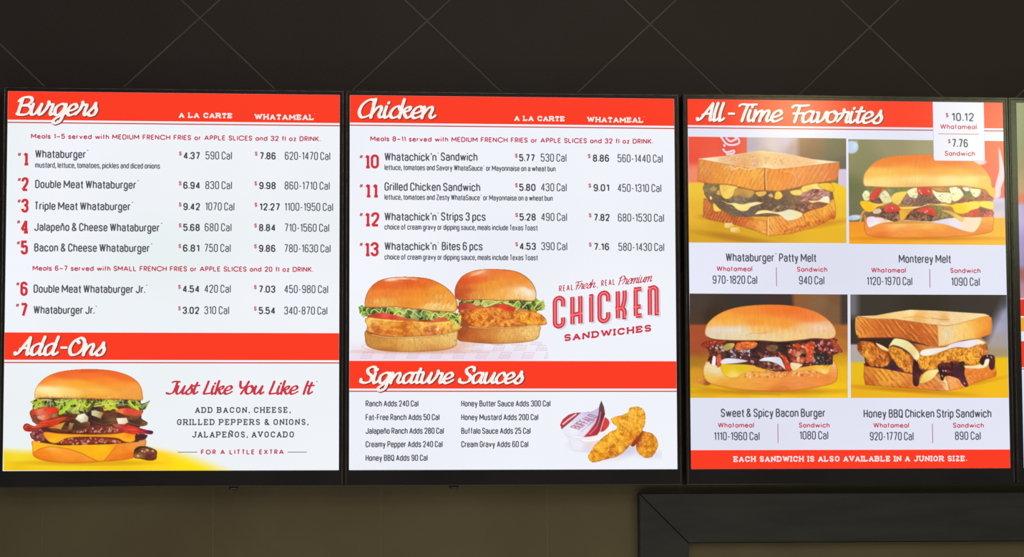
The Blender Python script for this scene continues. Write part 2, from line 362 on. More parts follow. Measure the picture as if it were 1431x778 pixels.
def parse(gl):
    out = []
    for st in gl.split(';'):
        pts = []; cl = False
        for tk in st.split():
            if tk == 'z': cl = True; continue
            r = tk.endswith('r'); x, y = tk.rstrip('r').split(','); pts.append((float(x), float(y), r))
        out.append((pts, cl))
    return out
def rounded(pts, cl, rad):
    """polyline with the marked corners rounded"""
    n = len(pts); P = [np.array(p[:2], float) for p in pts]; out = []
    for i in range(n):
        if not pts[i][2] or (not cl and i in (0, n - 1)): out.append(P[i]); continue
        a = P[(i - 1) % n]; b = P[i]; c = P[(i + 1) % n]
        la = np.linalg.norm(a - b); lc = np.linalg.norm(c - b)
        if la < 1e-6 or lc < 1e-6: out.append(b); continue
        fa = .5 if pts[(i - 1) % n][2] and (cl or i - 1 > 0) else 1.0
        fc = .5 if pts[(i + 1) % n][2] and (cl or i + 1 < n - 1) else 1.0
        r = min(rad, la * fa, lc * fc); p0 = b + (a - b) / la * r; p3 = b + (c - b) / lc * r
        c1 = p0 + (b - p0) * .56; c2 = p3 + (b - p3) * .56
        for k in range(5):
            t = k / 4; out.append(p0 * (1 - t) ** 3 + 3 * c1 * t * (1 - t) ** 2 + 3 * c2 * t * t * (1 - t) + p3 * t ** 3)
    res = [out[0]]
    for q in out[1:]:
        if np.linalg.norm(q - res[-1]) > 1e-5: res.append(q)
    if cl and np.linalg.norm(res[0] - res[-1]) < 1e-5: res.pop()
    return np.array(res)
def serif_marks(ch, strokes, s):
    """slab serifs on the free ends of stems"""
    ex = []
    for pts, cl in strokes:
        if cl or len(pts) < 2: continue
        for e, f in ((pts[0], pts[1]), (pts[-1], pts[-2])):
            dx, dy = abs(e[0] - f[0]), abs(e[1] - f[1])
            if dy > .3 and (abs(e[1]) < .01 or abs(e[1] - 1) < .01): ex.append((e[0], e[1], 'h'))
            elif dx > .3 and dy < .01 and ch in 'EFLTZ' and e[0] > .6 and ch != '4': ex.append((e[0], e[1], 'v'))
            elif ch in 'T' and dy < .01 and e[0] < .1: ex.append((e[0], e[1], 'v'))
            elif ch in 'CG' and e[1] > .5: ex.append((e[0], e[1], 'u'))
    return ex
def layout(text, style, gap=None, space=None):
    W, g, sp, xh = STY[style]
    g = g if gap is None else gap; sp = sp if space is None else space
    x = 0; res = []
    for i, ch in enumerate(text):
        if ch == ' ': x += sp; continue
        res.append((ch, x, W.get(ch, .4))); x += W.get(ch, .4) + g
        if ch in ".,'*" : x -= g * .25
        if ch in 'rt' and style == 'con': x -= g * .3
    return res, (max(q[1] + q[2] for q in res) if res else 0)
def text_strokes(text, style, width, cap, bold, gap=None, space=None, serif=False, smooth_r=None):
    """strokes (polyline, closed) filling `width` with letters `cap` high, stroke weight `bold`"""
    res, nat = layout(text, style, gap, space)
    k = (width - bold) / (nat * cap) if nat > 0 else 1
    out = []; xh = STY[style][3]
    for ch, x, w in res:
        g = GL.get(ch, GL['-'])
        if style == 'geo' and ch == 'a': g = BOWL + ';1,.72 1,0'
        if style == 'geo' and ch == 't': g = '.4,1 .4,0;0,.72 1,.72'
        st = parse(g)
        ww = w * cap * k; xx = x * cap * k + bold / 2
        hh = cap - bold
        def ty(y):
            if xh and ch.islower() or ch in '\u00f1':
                if xh: y = y * xh / .72 if y <= .72 else xh + (y - .72) * (1 - xh) / .28
            return bold / 2 + y * hh if y >= 0 else bold / 2 + y * cap
        ss = [([(xx + p[0] * ww, ty(p[1]), p[2]) for p in pts], cl) for pts, cl in st]
        rad = smooth_r if smooth_r else (max(ww, .12 * cap) * .52)
        for pts, cl in ss: out.append((rounded(pts, cl, rad), cl))
        if serif:
            sl = serif * cap
            for ex, ey, o in serif_marks(ch, st, 1):
                X = xx + ex * ww; Y = ty(ey)
                if o == 'h':
                    if ch == '1' and ey > .5: continue
                    l = sl * (.8 if ch in 'MNHWKXA' else 1); out.append((np.array([(X - l, Y), (X + (l if not (ch in 'DBPREFL' and ex < .1) else l * .6), Y)]), False))
                elif o == 'v':
                    d = -1 if ey > .8 else 1
                    if abs(ey - .5) < .1: continue
                    else: out.append((np.array([(X, Y), (X, Y + d * (bold * .5 + sl * .55))]), False))
                elif o == 'u': out.append((np.array([(X, Y - sl * .3), (X, ty(1))]), False))
    return out
def stroke_word(text, style, width):
    o = [[(p[0], p[1]) for p in list(P) + ([P[0]] if cl else [])] for P, cl in text_strokes(text, style, width, 1.0, .1)]
    return o
# brush script: Catmull-Rom skeletons, upright, slanted later
SC = {
 'a': ('.42,.48 .24,.54 .04,.36 .06,.06 .2,.0 .36,.2 .43,.5;.43,.52 .38,.14 .46,0 .6,.12', .56), 'c': ('.34,.4 .26,.54 .1,.46 .0,.2 .1,.0 .26,.02 .42,.16', .40),
 'd': ('.42,.48 .24,.54 .04,.36 .06,.06 .2,.0 .36,.2 .43,.5;.45,1.02 .4,.5 .38,.14 .46,0 .6,.12', .57), 'e': ('.04,.2 .24,.26 .36,.4 .26,.54 .1,.46 .0,.2 .1,.0 .26,.02 .44,.16', .43),
 'g': ('.42,.48 .24,.54 .04,.36 .06,.06 .2,.0 .36,.2 .43,.5;.44,.52 .42,.1 .36,-.3 .2,-.42 .06,-.32 .2,-.12 .6,.12', .56), 'h': ('.02,1.0 .0,.5 .0,.0;.0,.12 .14,.44 .28,.53 .34,.4 .3,.12 .4,0 .52,.12', .5),
 'i': ('.02,.52 .0,.2 .06,.0 .14,.02 .24,.14;.06,.74 .08,.8', .24), 'k': ('.02,1.0 .0,.5 .0,.0;.02,.24 .2,.48 .34,.5 .3,.34 .08,.26;.12,.27 .24,.06 .34,0 .48,.14', .47),
 'l': ('.04,1.0 .0,.4 .04,.02 .12,.02 .2,.12', .22), 'm': ('.0,.52 .0,.2 .0,.0;.0,.12 .12,.44 .24,.52 .27,.38 .25,.0;.26,.12 .38,.46 .5,.53 .55,.4 .51,.12 .58,0 .7,.12', .7),
 'n': ('.0,.52 .0,.2 .0,.0;.0,.12 .14,.44 .28,.53 .34,.4 .3,.12 .4,0 .52,.12', .5), 'o': ('.2,.54 .04,.44 .02,.14 .16,.0 .34,.1 .38,.38 .26,.54 .2,.54;.26,.5 .4,.4 .55,.46', .5),
 'r': ('-.04,.04 .1,.3 .16,.62;.14,.66 .18,.52 .34,.5 .33,.3 .32,.1 .38,0 .5,.12', .47), 's': ('-.02,.08 .16,.36 .24,.62;.24,.6 .26,.42 .34,.24 .28,.02 .12,-.02 .02,.08', .38),
 't': ('.14,.84 .08,.4 .08,.08 .16,.0 .3,.14;-.06,.54 .12,.56 .3,.58', .29), 'u': ('.02,.52 .0,.16 .08,.0 .22,.08 .38,.5;.38,.52 .34,.14 .42,0 .54,.12', .52), 'v': ('.0,.48 .08,.44 .08,.1 .16,.0 .32,.18 .38,.5 .44,.46 .5,.46', .46),
 'w': ('.0,.52 .02,.1 .12,.0 .26,.5;.26,.5 .28,.1 .38,.0 .52,.5', .56),
 'A': ('-.02,.1 .02,.02 .12,.12 .3,.6 .46,1.0;.46,1.0 .47,.5 .5,.03 .6,.08;.14,.34 .34,.4 .5,.38', .62), 'B': ('.14,.94 .12,.5 .1,.02;.0,.78 .14,.98 .42,1.02 .56,.86 .46,.62 .22,.53;.22,.53 .5,.5 .62,.28 .5,.04 .26,-.02 .06,.04', .64),
 'C': ('.5,.74 .5,.96 .3,1.0 .08,.72 .02,.3 .16,.0 .38,.06 .54,.22', .53), 'F': ('.0,.86 .08,.98 .35,.96 .66,1.0;.3,.96 .26,.5 .22,.0;.1,.5 .34,.5 .5,.54', .5), 'I': ('.1,1.0 .06,.5 .04,.0', .2),
 'J': ('.1,.92 .2,1.0 .5,.98;.38,.98 .36,.5 .3,.12 .12,.0 -.06,.06', .47), 'L': ('.12,1.0 .08,.5 .04,.04 .2,.02 .42,.06', .45), 'O': ('.38,1.0 .14,.82 .02,.4 .14,.02 .4,.06 .58,.42 .56,.82 .38,1.0 .24,.88 .34,.72', .66),
 'P': ('.16,.94 .12,.5 .1,.02;.0,.76 .16,.98 .44,1.0 .56,.8 .44,.56 .2,.48', .5), 'S': ('.54,.78 .52,.96 .36,1.02 .2,.86 .26,.62 .44,.42 .42,.12 .22,.0 .02,.08 .0,.22', .56), 'T': ('.0,.88 .1,.99 .36,.96 .68,.99;.34,.96 .28,.5 .24,.0', .46),
 'Y': ('.0,.98 .06,.6 .2,.48 .38,.66 .46,1.0;.46,.98 .36,.5 .26,.2 .2,.0', .42), '-': ('.13,.42 .34,.42', .48),
}
def script_strokes(text, width, cap, bold, slant=.25, space=.3, serif=0):
    x = 0; items = []
    for ch in text:
        if ch == ' ': x += space; continue
        if ch == '*': items.append((x + .02, [np.array([(.0, .95), (.02, .99)])])); x += .05; continue
        g, adv = SC[ch]; up = lambda y: y if not ch.islower() else (y * 1.19 if y < .56 else .666 + (y - .56) * .84)
        items.append((x, [smooth_pts([(float(t.split(',')[0]), up(float(t.split(',')[1]))) for t in s.split()], False, 5) for s in g.split(';')])); x += adv
    nat = max(x0 + max(P[:, 0].max() for P in ss) for x0, ss in items) - min(x0 + min(P[:, 0].min() for P in ss) for x0, ss in items)
    k = (width - bold) / (nat * cap); H = cap - bold
    for _ in range(6):
        X = np.concatenate([(x0 + P[:, 0]) * cap * k + slant * P[:, 1] * H for x0, ss in items for P in ss])
        k *= 1 + ((width - bold) - (X.max() - X.min())) / (nat * cap * k)
    lo = X.min(); out = []
    for x0, ss in items:
        for P in ss:
            out.append((np.stack([(x0 + P[:, 0]) * cap * k + slant * P[:, 1] * H - lo + bold / 2, bold / 2 + P[:, 1] * H], 1), False))
    return out
def ribbons(strokes, bold, caps=False, nib=0.0):
    """triangulate the strokes; returns verts (n,2) and faces"""
    V = []; F = []; parts = []
    for P, cl in strokes:       # a sharp turn ends one ribbon and begins the next
        P = np.asarray(P, float)
        if cl or len(P) < 3 or caps: parts.append((P, cl)); continue
        s0 = 0
        for i in range(1, len(P) - 1):
            u = P[i] - P[i - 1]; v = P[i + 1] - P[i]
            if u @ v < -.08 * np.linalg.norm(u) * np.linalg.norm(v):
                parts.append((P[s0:i + 1], False)); s0 = i
        parts.append((P[s0:], False))
    for P, cl in parts:
        P = np.asarray(P, float); n = len(P)
        if n < 2: continue
        if cl: a = np.roll(P, 1, 0); b = np.roll(P, -1, 0)
        else: a = np.vstack([P[:1], P[:-1]]); b = np.vstack([P[1:], P[-1:]])
        d1 = P - a; d2 = b - P
        if not cl: d1[0] = d2[0]; d2[-1] = d1[-1]
        u1 = d1 / (np.linalg.norm(d1, axis=1)[:, None] + 1e-12); u2 = d2 / (np.linalg.norm(d2, axis=1)[:, None] + 1e-12)
        t = u1 + u2; t /= (np.linalg.norm(t, axis=1)[:, None] + 1e-12)
        nrm = np.stack([-t[:, 1], t[:, 0]], 1)
        ca = np.clip((nrm * np.stack([-u1[:, 1], u1[:, 0]], 1)).sum(1), .45, 1)
        w = bold / 2 / ca
        if nib: w = w * (1 - nib + nib * 2 * np.abs(t[:, 1] * .9 - t[:, 0] * .35) ** 1.2 * .75)
        L = P + nrm * w[:, None]; R = P - nrm * w[:, None]; s = len(V)
        for i in range(n): V.append(L[i]); V.append(R[i])
        for i in range(n if cl else n - 1):
            j = (i + 1) % n; F.append((s + 2 * i, s + 2 * i + 1, s + 2 * j + 1, s + 2 * j))
        if caps and not cl:
            for e, dr, ww in ((0, -u2[0], w[0]), (n - 1, u1[-1], w[-1])):
                c0 = len(V); an = math.atan2(dr[1], dr[0])
                for k in range(7):
                    q = an - math.pi / 2 + math.pi * k / 6; V.append(P[e] + ww * np.array([math.cos(q), math.sin(q)]))
                F.append(tuple(range(c0, c0 + 7)))
    return np.array(V), F
# ------------------------------------------------------------------ what the printed pictures show
WHT = 'eff3f7'
def pic_addons():
    c = Pic(5, 511, 325, 657.2, 25, 510, 7.14)
    c.col[:] = hexc(WHT)
    # yellow surface fading into the white ground
    X, Y = c.gx, c.gy
    hor = 628 + 3 * np.sin(X / 40)
    a = np.clip((Y - hor + 7) / 14, 0, 1) * np.clip((232 + (Y - 628) * 2.6 + 34 - X) / 68, 0, 1)
    a = a * a * (3 - 2 * a)
    yc = c.colour(c.X, c.Y, [(0, 900, 'f6dc30'), (0, 1040, 'f2c400'), (600, 1020, 'f8d010'), (1400, 900, 'ffd410'), (1700, 1000, 'ffe000'), (1000, 1040, 'f5cc08')])
    c.col = c.col * (1 - a[..., None]) + yc * a[..., None]
    bg = c.part('yellow_ground'); c.id[a > .02] = bg
    c.blob(700, 975, 640, 28, 0, 'd89000', .55, 3)
    c.fill('bottom_bun', [(138, 755), (145, 830), (150, 895), (200, 935), (330, 966), (560, 980), (850, 964), (1100, 940), (1180, 905), (1265, 830), (1278, 745), (1200, 740), (700, 780), (250, 765)],
           [(250, 880, 'f88410'), (450, 850, 'ff9c28'), (600, 955, 'f08a18'), (200, 940, 'e87410'), (1000, 860, 'f58c1c'), (1000, 930, 'ee7c18'), (1150, 820, 'f79430'), (1240, 770, 'e89a58'), (350, 815, 'ffb450'), (1130, 900, 'f06c18'), (700, 900, 'ffa030')],
           [('n', .05, 60, 20)], rim=('c05a10', 26, .6))
    q = c.fill('cheese_slice', [(140, 752), (300, 780), (420, 792), (600, 792), (820, 780), (1025, 768), (965, 820), (920, 880), (855, 955), (800, 958), (730, 925), (640, 878), (520, 838), (400, 818), (310, 812), (220, 835), (150, 880)],
           [(180, 800, 'ffb818'), (600, 820, 'fdb40a'), (850, 830, 'ffbc08'), (830, 930, 'fbb208'), (1000, 775, 'ff9c10')], [('n', .03, 60, 40)], sm=False, rim=('c87808', 12, .6))
    c.line([(160, 870), (215, 838), (310, 815), (400, 820), (520, 842), (640, 884), (730, 930), (800, 960)], 'b86a08', 6, .8)
    c.line([(860, 955), (925, 880), (970, 818), (1030, 770)], 'd07a10', 6, .8)
    c.fill('filling', [(185, 325), (1225, 335), (1235, 560), (1190, 700), (1205, 765), (900, 790), (420, 800), (220, 770), (200, 620), (165, 540), (160, 440)], '50241a', [('n', .2, 30, 14)], sm=False)
    lp = [(395, 778), (440, 745), (530, 728), (640, 720), (800, 718), (960, 735), (1075, 778), (900, 772), (700, 790), (520, 790)]
    c.fill('lower_patty', lp, [(450, 760, '9a3c20'), (600, 750, '803020'), (800, 745, '8c2e18'), (1000, 765, 'a8441c')], [('n', .25, 14, 10)], wob=3, rim=('4a180c', 12, .6))
    c.specks(lp, ['e8b0a0', 'c07860', 'd89080', '501810'], 60, 7, 3)
    mp = [(118, 690), (150, 650), (220, 620), (275, 680), (275, 745), (200, 762), (140, 735)]
    c.fill('meat_edge', mp, '7a3634', [('n', .3, 14, 14)], wob=8)
    c.specks(mp, ['c08078', '3c1414', 'b05848'], 30, 8, 4)
    up = [(270, 650), (450, 630), (700, 605), (850, 590), (1000, 620), (1100, 665), (900, 690), (700, 695), (480, 690), (280, 672)]
    c.fill('upper_patty', up, [(450, 660, '58201c'), (650, 660, '6a2418'), (850, 640, '7c3020'), (1000, 650, '8a2c18')], [('n', .35, 16, 10)], wob=4)
    c.specks([(600, 625), (980, 610), (1020, 665), (500, 680)], ['e8b4a0', 'b06850', 'd8a088', '401410', 'f0c8b8'], 60, 7, 5)
    c.fill('cheese_slice', [(262, 668), (420, 682), (700, 692), (950, 686), (1080, 668), (1130, 670), (1176, 690), (1168, 750), (1120, 770), (1060, 762), (980, 728), (780, 716), (620, 716), (500, 728), (440, 748), (395, 776), (340, 776), (285, 740)],
           [(310, 700, 'ff9e1c'), (350, 750, 'ffbc10'), (600, 700, 'f8a81c'), (850, 700, 'f0a41c'), (1050, 740, 'ffb010'), (1110, 695, 'ff8818'), (1120, 755, 'ffb818')], [('n', .04, 50, 20)], rim=('c07010', 14, .55))
    # dark heart of peppers and mushrooms
    dk = [(135, 440), (400, 400), (700, 380), (1000, 400), (1240, 440), (1225, 520), (1297, 580), (1240, 610), (1100, 610), (950, 610), (800, 600), (700, 610), (520, 660), (380, 660), (300, 620), (180, 590), (135, 540)]
    c.fill('grilled_peppers', dk, [(200, 540, '8a4430'), (450, 540, '5a3018'), (560, 600, '6c4018'), (740, 520, '3a2420'), (850, 560, '4a2820'), (920, 510, '604028'), (1180, 500, '8a4c28'), (1220, 575, '3c2c28'), (720, 430, '382838'), (300, 500, '9a5a30'), (900, 450, '702c18')], [('n', .3, 30, 16)], wob=4)
    for p in ([(480, 610), (500, 560), (560, 540), (700, 560), (715, 600), (660, 640), (560, 655)], [(740, 560), (760, 520), (850, 540), (950, 530), (970, 570), (850, 590)], [(1105, 540), (1180, 560), (1250, 545), (1297, 580), (1240, 605), (1130, 580)]):
        c.fill('grilled_pepper', p, [(p[0][0], p[0][1], '3c241c'), (p[3][0], p[3][1], '7c5028'), (p[5][0], p[5][1], '4c2c1c')], [('n', .2, 20, 10)])
        c.line(p[3:] + p[:1], 'a07058', 5, .6)
    for n, p, h in (('left', [(50, 625), (60, 590), (95, 580), (160, 605), (210, 575), (250, 550), (330, 530), (400, 522), (560, 505), (500, 535), (440, 560), (380, 600), (260, 620), (190, 640), (130, 662), (75, 658)], 0),):
        c.fill('bacon_strip', p, [(80, 610, 'b83018'), (130, 640, '9c2418'), (250, 580, 'e04018'), (350, 560, 'c82c18'), (430, 540, 'd84820'), (540, 508, '802018'), (180, 620, 'd04a30')], [('n', .25, 40, 10)], rim=('701410', 10, .6), wob=3)
    c.line([(70, 625), (100, 598), (150, 620), (200, 600)], 'f09070', 6, .7)
    c.line([(220, 575), (320, 558), (420, 535)], 'f07048', 7, .7)
    c.fill('cheese_corner', [(300, 630), (370, 598), (475, 565), (430, 645), (380, 632)], [(360, 610, 'e07828'), (420, 610, 'eaa038'), (440, 640, 'b08828')], sm=False, rim=('70441c', 8, .6))
    c.fill('bacon_strip', [(940, 590), (1010, 580), (1080, 590), (1200, 620), (1270, 640), (1345, 655), (1335, 690), (1240, 682), (1170, 690), (1100, 680), (1050, 665), (1000, 640)],
           [(960, 600, 'a86050'), (1050, 630, 'b83024'), (1150, 650, 'd83a28'), (1260, 660, 'a02030'), (1330, 670, '502040'), (1120, 670, 'e04020')], [('n', .25, 40, 9)], rim=('6a1418', 9, .5), wob=3)
    c.line([(1000, 600), (1080, 640), (1180, 650), (1260, 668)], 'f07868', 5, .6)
    c.fill('meat_edge', [(1178, 690), (1290, 692), (1270, 738), (1180, 752)], '4c2020', [('n', .3, 14, 10)], wob=4)
    # tomatoes
    c.fill('tomato_slice', [(133, 455), (200, 440), (270, 425), (400, 418), (415, 455), (330, 492), (230, 500), (140, 490)], [(160, 480, 'c83018'), (210, 465, 'f09468'), (300, 450, 'f03c20'), (370, 440, 'e03018'), (250, 490, 'd86850')], [('n', .12, 30, 12)])
    c.fill('tomato_slice', [(205, 505), (300, 500), (315, 530), (250, 550), (200, 530)], [(240, 515, 'f0a080'), (300, 520, 'd85838')], [('n', .1, 20, 20)])
    c.fill('tomato_slice', [(970, 455), (1060, 430), (1200, 440), (1238, 460), (1225, 500), (1120, 505), (1020, 478)], [(1030, 450, 'f08048'), (1100, 465, 'e03c28'), (1200, 470, 'e05038'), (1130, 495, 'c05030')], [('n', .12, 30, 12)])
    lt = [(118, 362), (180, 335), (320, 340), (500, 335), (700, 340), (1000, 345), (1100, 345), (1190, 352), (1235, 385), (1318, 345), (1290, 410), (1270, 445), (1235, 455), (1150, 430), (1090, 400), (1000, 410), (920, 455), (860, 450), (840, 415), (740, 420), (700, 465), (600, 490), (500, 480), (430, 492), (400, 430), (330, 415), (250, 420), (140, 445), (150, 390)]
    c.fill('shredded_lettuce', lt, [(180, 390, 'b0c830'), (160, 430, 'e09a40'), (300, 370, '808040'), (480, 400, 'a8cc38'), (600, 400, 'c8d848'), (560, 470, '909058'), (750, 390, '50501c'), (900, 400, 'ccd440'), (1060, 390, '7c7848'), (1170, 400, 'a8c040'), (1270, 400, '809050')], [('leaf', 26, '34301c', 'd8e468')], sm=False, wob=5)
    for p, h, wd in (([(250, 345), (340, 350), (420, 372), (520, 345)], 'e0e890', 9), ([(420, 480), (480, 420), (540, 360)], 'a8d428', 30), ([(455, 470), (500, 420), (520, 380)], 'd0e868', 8),
                     ([(545, 460), (600, 400), (615, 385)], 'c8dc40', 15), ([(600, 440), (620, 380)], 'e0ec70', 12), ([(650, 380), (690, 420), (740, 365)], 'c4d838', 18), ([(640, 430), (700, 440)], '889030', 10),
                     ([(765, 410), (860, 395), (1000, 378)], 'dce068', 13), ([(770, 385), (860, 372), (990, 362)], 'c8d048', 9), ([(865, 445), (940, 425), (990, 440)], 'd4e030', 18), ([(900, 440), (960, 400)], 'b8cc28', 10),
                     ([(1110, 360), (1140, 400), (1200, 440)], 'cce038', 20), ([(1160, 380), (1200, 400)], '5c6828', 9), ([(1240, 430), (1300, 360)], '849858', 14), ([(1250, 400), (1290, 380)], 'a8b890', 6),
                     ([(170, 430), (200, 370), (240, 350)], 'b4cc30', 26), ([(150, 400), (180, 360)], 'd4d868', 8), ([(320, 350), (325, 410)], 'a0aca0', 12), ([(350, 350), (380, 400)], '303010', 16), ([(1020, 370), (1090, 380)], '3a341c', 16), ([(1045, 365), (1055, 400)], 'a8a89c', 10), ([(710, 370), (745, 385)], '403c1c', 12)):
        c.line(p, h, wd, .95)
    lt_id = len(c.names) - 1
    for p, cc in (([(572, 538), (600, 495), (665, 478), (705, 520), (698, 562), (630, 576)], [(620, 520, 'fbfae8'), (690, 560, 'c8b890'), (610, 565, 'd8d0a8')]),
                  ([(732, 455), (770, 448), (855, 475), (825, 532), (735, 500)], [(770, 480, 'c8c490'), (840, 490, 'b08c48'), (740, 490, 'e0d8a8')]),
                  ([(980, 528), (1085, 524), (1102, 570), (1062, 592), (1000, 588)], [(1010, 545, 'faf0d8'), (1080, 575, 'f0d4b0')]),
                  ([(340, 490), (395, 480), (400, 520), (345, 525)], [(360, 500, 'b88c50'), (395, 515, '7c4c28')]),
                  ([(500, 640), (515, 572), (560, 580), (535, 642)], [(530, 600, 'b48048'), (510, 640, '8c5830')])):
        c.fill('diced_onion', p, cc, sm=False, rim=('80603c', 8, .5))
    tb = [(170, 335), (165, 265), (200, 190), (290, 110), (430, 60), (600, 40), (760, 37), (930, 50), (1080, 90), (1180, 150), (1230, 220), (1245, 290), (1238, 352), (1100, 345), (850, 340), (700, 330), (560, 335), (450, 330), (250, 325)]
    c.fill('top_bun', tb, [(700, 50, 'e85c28'), (700, 110, 'f87428'), (450, 90, 'f06828'), (600, 190, 'fbaa2c'), (350, 265, 'ffeaa0'), (300, 240, 'fff0b0'), (500, 270, 'fdd070'), (800, 260, 'fcb848'), (1000, 200, 'f89830'), (1150, 240, 'f6a244'), (1205, 320, 'f0a040'), (250, 160, 'f87a28'), (1080, 120, 'f07028'), (200, 310, 'f8cc70'), (750, 320, 'f4a838'), (950, 90, 'ee6624'), (330, 180, 'fcae40'), (900, 150, 'f98a28')],
           [('n', .03, 80, 30)], rim=('b8562c', 16, .75), power=4)
    c.line([(185, 330), (300, 318), (450, 330), (600, 322), (700, 332), (850, 338), (1000, 330), (1100, 345), (1230, 345)], 'b8782c', 7, .7)
    c.specks([(180, 300), (1230, 315), (1230, 345), (180, 330)], ['f8d070', 'c88830', 'e8a848'], 90, 5, 9, .6)
    mr = [(1155, 880), (1170, 835), (1215, 810), (1290, 812), (1380, 850), (1386, 900), (1375, 940), (1310, 952), (1220, 935), (1165, 925)]
    c.fill('grilled_pepper_ring', mr, [(1180, 850, '402018'), (1280, 850, '8c5434'), (1300, 910, '5c2418'), (1200, 910, 'b07840'), (1370, 870, '70402c')], [('n', .3, 16, 12)], rim=('2c1410', 12, .7))
    for x, y, r in ((1240, 858, 12), (1290, 848, 14), (1345, 858, 13), (1200, 905, 14), (1265, 865, 8)): c.blob(x, y, r, r * .7, .3, 'e8c088', .85)
    c.line([(1170, 850), (1220, 820), (1290, 822)], '281810', 12, .7)
    return c

def chicken_burger(c, dx, dy, kind):
    S = lambda p: sh(p, dx, dy)
    if kind == 0:
        bb = [(95, 565), (160, 600), (320, 625), (520, 622), (700, 610), (860, 580), (935, 560), (930, 660), (915, 705), (820, 738), (640, 752), (420, 755), (230, 742), (130, 710), (100, 660)]
        bc = [(150, 640, 'c88838'), (300, 680, 'd89840'), (500, 680, 'e0a850'), (700, 650, 'eab860'), (880, 620, 'f0c878'), (300, 740, 'b87030'), (700, 740, 'd08c48'), (520, 630, 'f0c880')]
        pt = [(92, 470), (120, 440), (300, 455), (440, 465), (600, 480), (760, 478), (880, 470), (945, 500), (970, 530), (950, 555), (860, 585), (700, 605), (500, 618), (320, 618), (180, 595), (110, 560), (115, 520)]
        pc = [(130, 490, 'f8cc68'), (250, 480, 'f8b848'), (220, 540, 'e08c38'), (350, 560, 'f0a038'), (460, 530, 'e08020'), (600, 520, 'f4b448'), (700, 560, 'd87838'), (800, 510, 'f8cc50'), (820, 560, 'eca848'), (900, 540, 'f4c858'), (500, 600, 'e09038')]
        tb = [(100, 345), (97, 270), (130, 190), (200, 120), (300, 84), (430, 72), (560, 76), (680, 92), (790, 140), (870, 200), (915, 260), (935, 310), (930, 370), (900, 395), (820, 392), (700, 385), (600, 372), (480, 362), (350, 350), (200, 355)]
        tc = [(250, 150, 'e46420'), (350, 130, 'e87030'), (450, 130, 'e05c20'), (640, 150, 'e86c24'), (550, 230, 'f08a28'), (300, 230, 'f08430'), (180, 230, 'ec8030'), (760, 180, 'f09c30'), (820, 280, 'f0a040'), (720, 345, 'f0c878'), (840, 350, 'f4b850'), (270, 300, 'eab050'), (500, 320, 'f08c28'), (150, 320, 'e89040'), (600, 300, 'f49c38'), (880, 300, 'f0a848')]
    else:
        bb = [(95, 560), (200, 560), (320, 572), (450, 568), (620, 562), (830, 545), (838, 610), (820, 665), (740, 695), (560, 712), (400, 715), (200, 700), (90, 675)]
        bc = [(130, 620, 'a04020'), (220, 640, 'c86428'), (350, 640, 'd88838'), (550, 640, 'eeb45c'), (750, 610, 'f4c878'), (600, 700, 'd89848'), (300, 700, 'b06028')]
        pt = [(100, 410), (150, 405), (280, 385), (440, 385), (620, 410), (780, 425), (850, 445), (905, 510), (880, 545), (760, 545), (640, 560), (450, 565), (320, 570), (220, 550), (150, 490), (110, 470)]
        pc = [(140, 450, 'b84c20'), (220, 470, 'f09020'), (300, 500, 'ee8c28'), (420, 440, 'f09838'), (500, 490, 'e8802c'), (560, 530, 'f0a840'), (700, 490, 'fcb428'), (640, 540, 'd06828'), (820, 490, 'f0982c'), (350, 530, 'f0983c'), (780, 450, 'f4a030')]
        tb = [(80, 305), (64, 240), (85, 165), (140, 95), (230, 52), (340, 36), (500, 38), (620, 55), (710, 100), (770, 160), (803, 230), (805, 300), (770, 330), (640, 320), (500, 325), (300, 318), (150, 320)]
        tc = [(140, 150, 'd85020'), (250, 120, 'e86428'), (300, 70, 'f09458'), (450, 60, 'ee7830'), (600, 90, 'f08430'), (700, 140, 'f09038'), (500, 160, 'f09434'), (350, 200, 'f09c34'), (160, 240, 'c44c20'), (110, 270, 'b84428'), (250, 260, 'f0a040'), (500, 260, 'f4ac48'), (700, 240, 'fadcb0'), (660, 280, 'f4d090'), (740, 270, 'f8e4c0'), (600, 310, 'f0b858'), (400, 300, 'f0a848'), (760, 200, 'f0a858')]
    c.fill('filling', S([(130, 350), (890, 380), (925, 500), (925, 600), (880, 640), (500, 650), (98, 625), (100, 570), (112, 540), (110, 480)] if kind == 0 else [(100, 300), (790, 310), (815, 450), (815, 580), (300, 590), (100, 590)]), S([(200, 400, '9c4424'), (500, 560, 'd08838'), (700, 400, 'a85828'), (400, 420, 'b05024')]), [('n', .1, 30, 12)], sm=False)
    c.fill('bottom_bun', S(bb), S(bc), [('n', .1, 8, 26), ('mix', 'a86828', .12, 5, 22, .5)], rim=('8c4c1c', 18, .6))
    c.line(S([q for q in bb if q[1] < 640][1:-1]), 'f8dc98', 9, .6)
    c.fill('chicken_patty', S(pt), S(pc), [('crust', .38 if kind else .22, 30, 'a84818', 'ffe070')], wob=5, rim=('a85018', 12, .7))
    if kind == 0:
        c.specks(S([(200, 540), (500, 590), (520, 610), (220, 590)]), ['c05018', 'd87030'], 16, 11, 21, .7, 2.5, 0)
        c.specks(S([(640, 530), (800, 520), (820, 570), (660, 600)]), ['c85828', 'e88850', 'ffe090'], 28, 9, 22, .7)
        c.specks(S([(160, 500), (200, 510), (190, 560), (150, 550)]), ['d06828'], 8, 9, 23, .7)
        c.line(S([(130, 450), (300, 470), (440, 480), (600, 490), (640, 520), (720, 500), (860, 490)]), 'ffe480', 8, .7)
        c.line(S([(430, 490), (480, 480), (530, 488)]), 'd05c18', 8, .8)
    else:
        c.curls(S(pt), ['fcd070', 'c85c20', 'ffd880', 'b84818'], 90, 24, 8, 24, None, .5)
        c.line(S([(120, 412), (280, 392), (440, 390), (620, 415), (800, 430)]), 'f8904c', 8, .6)
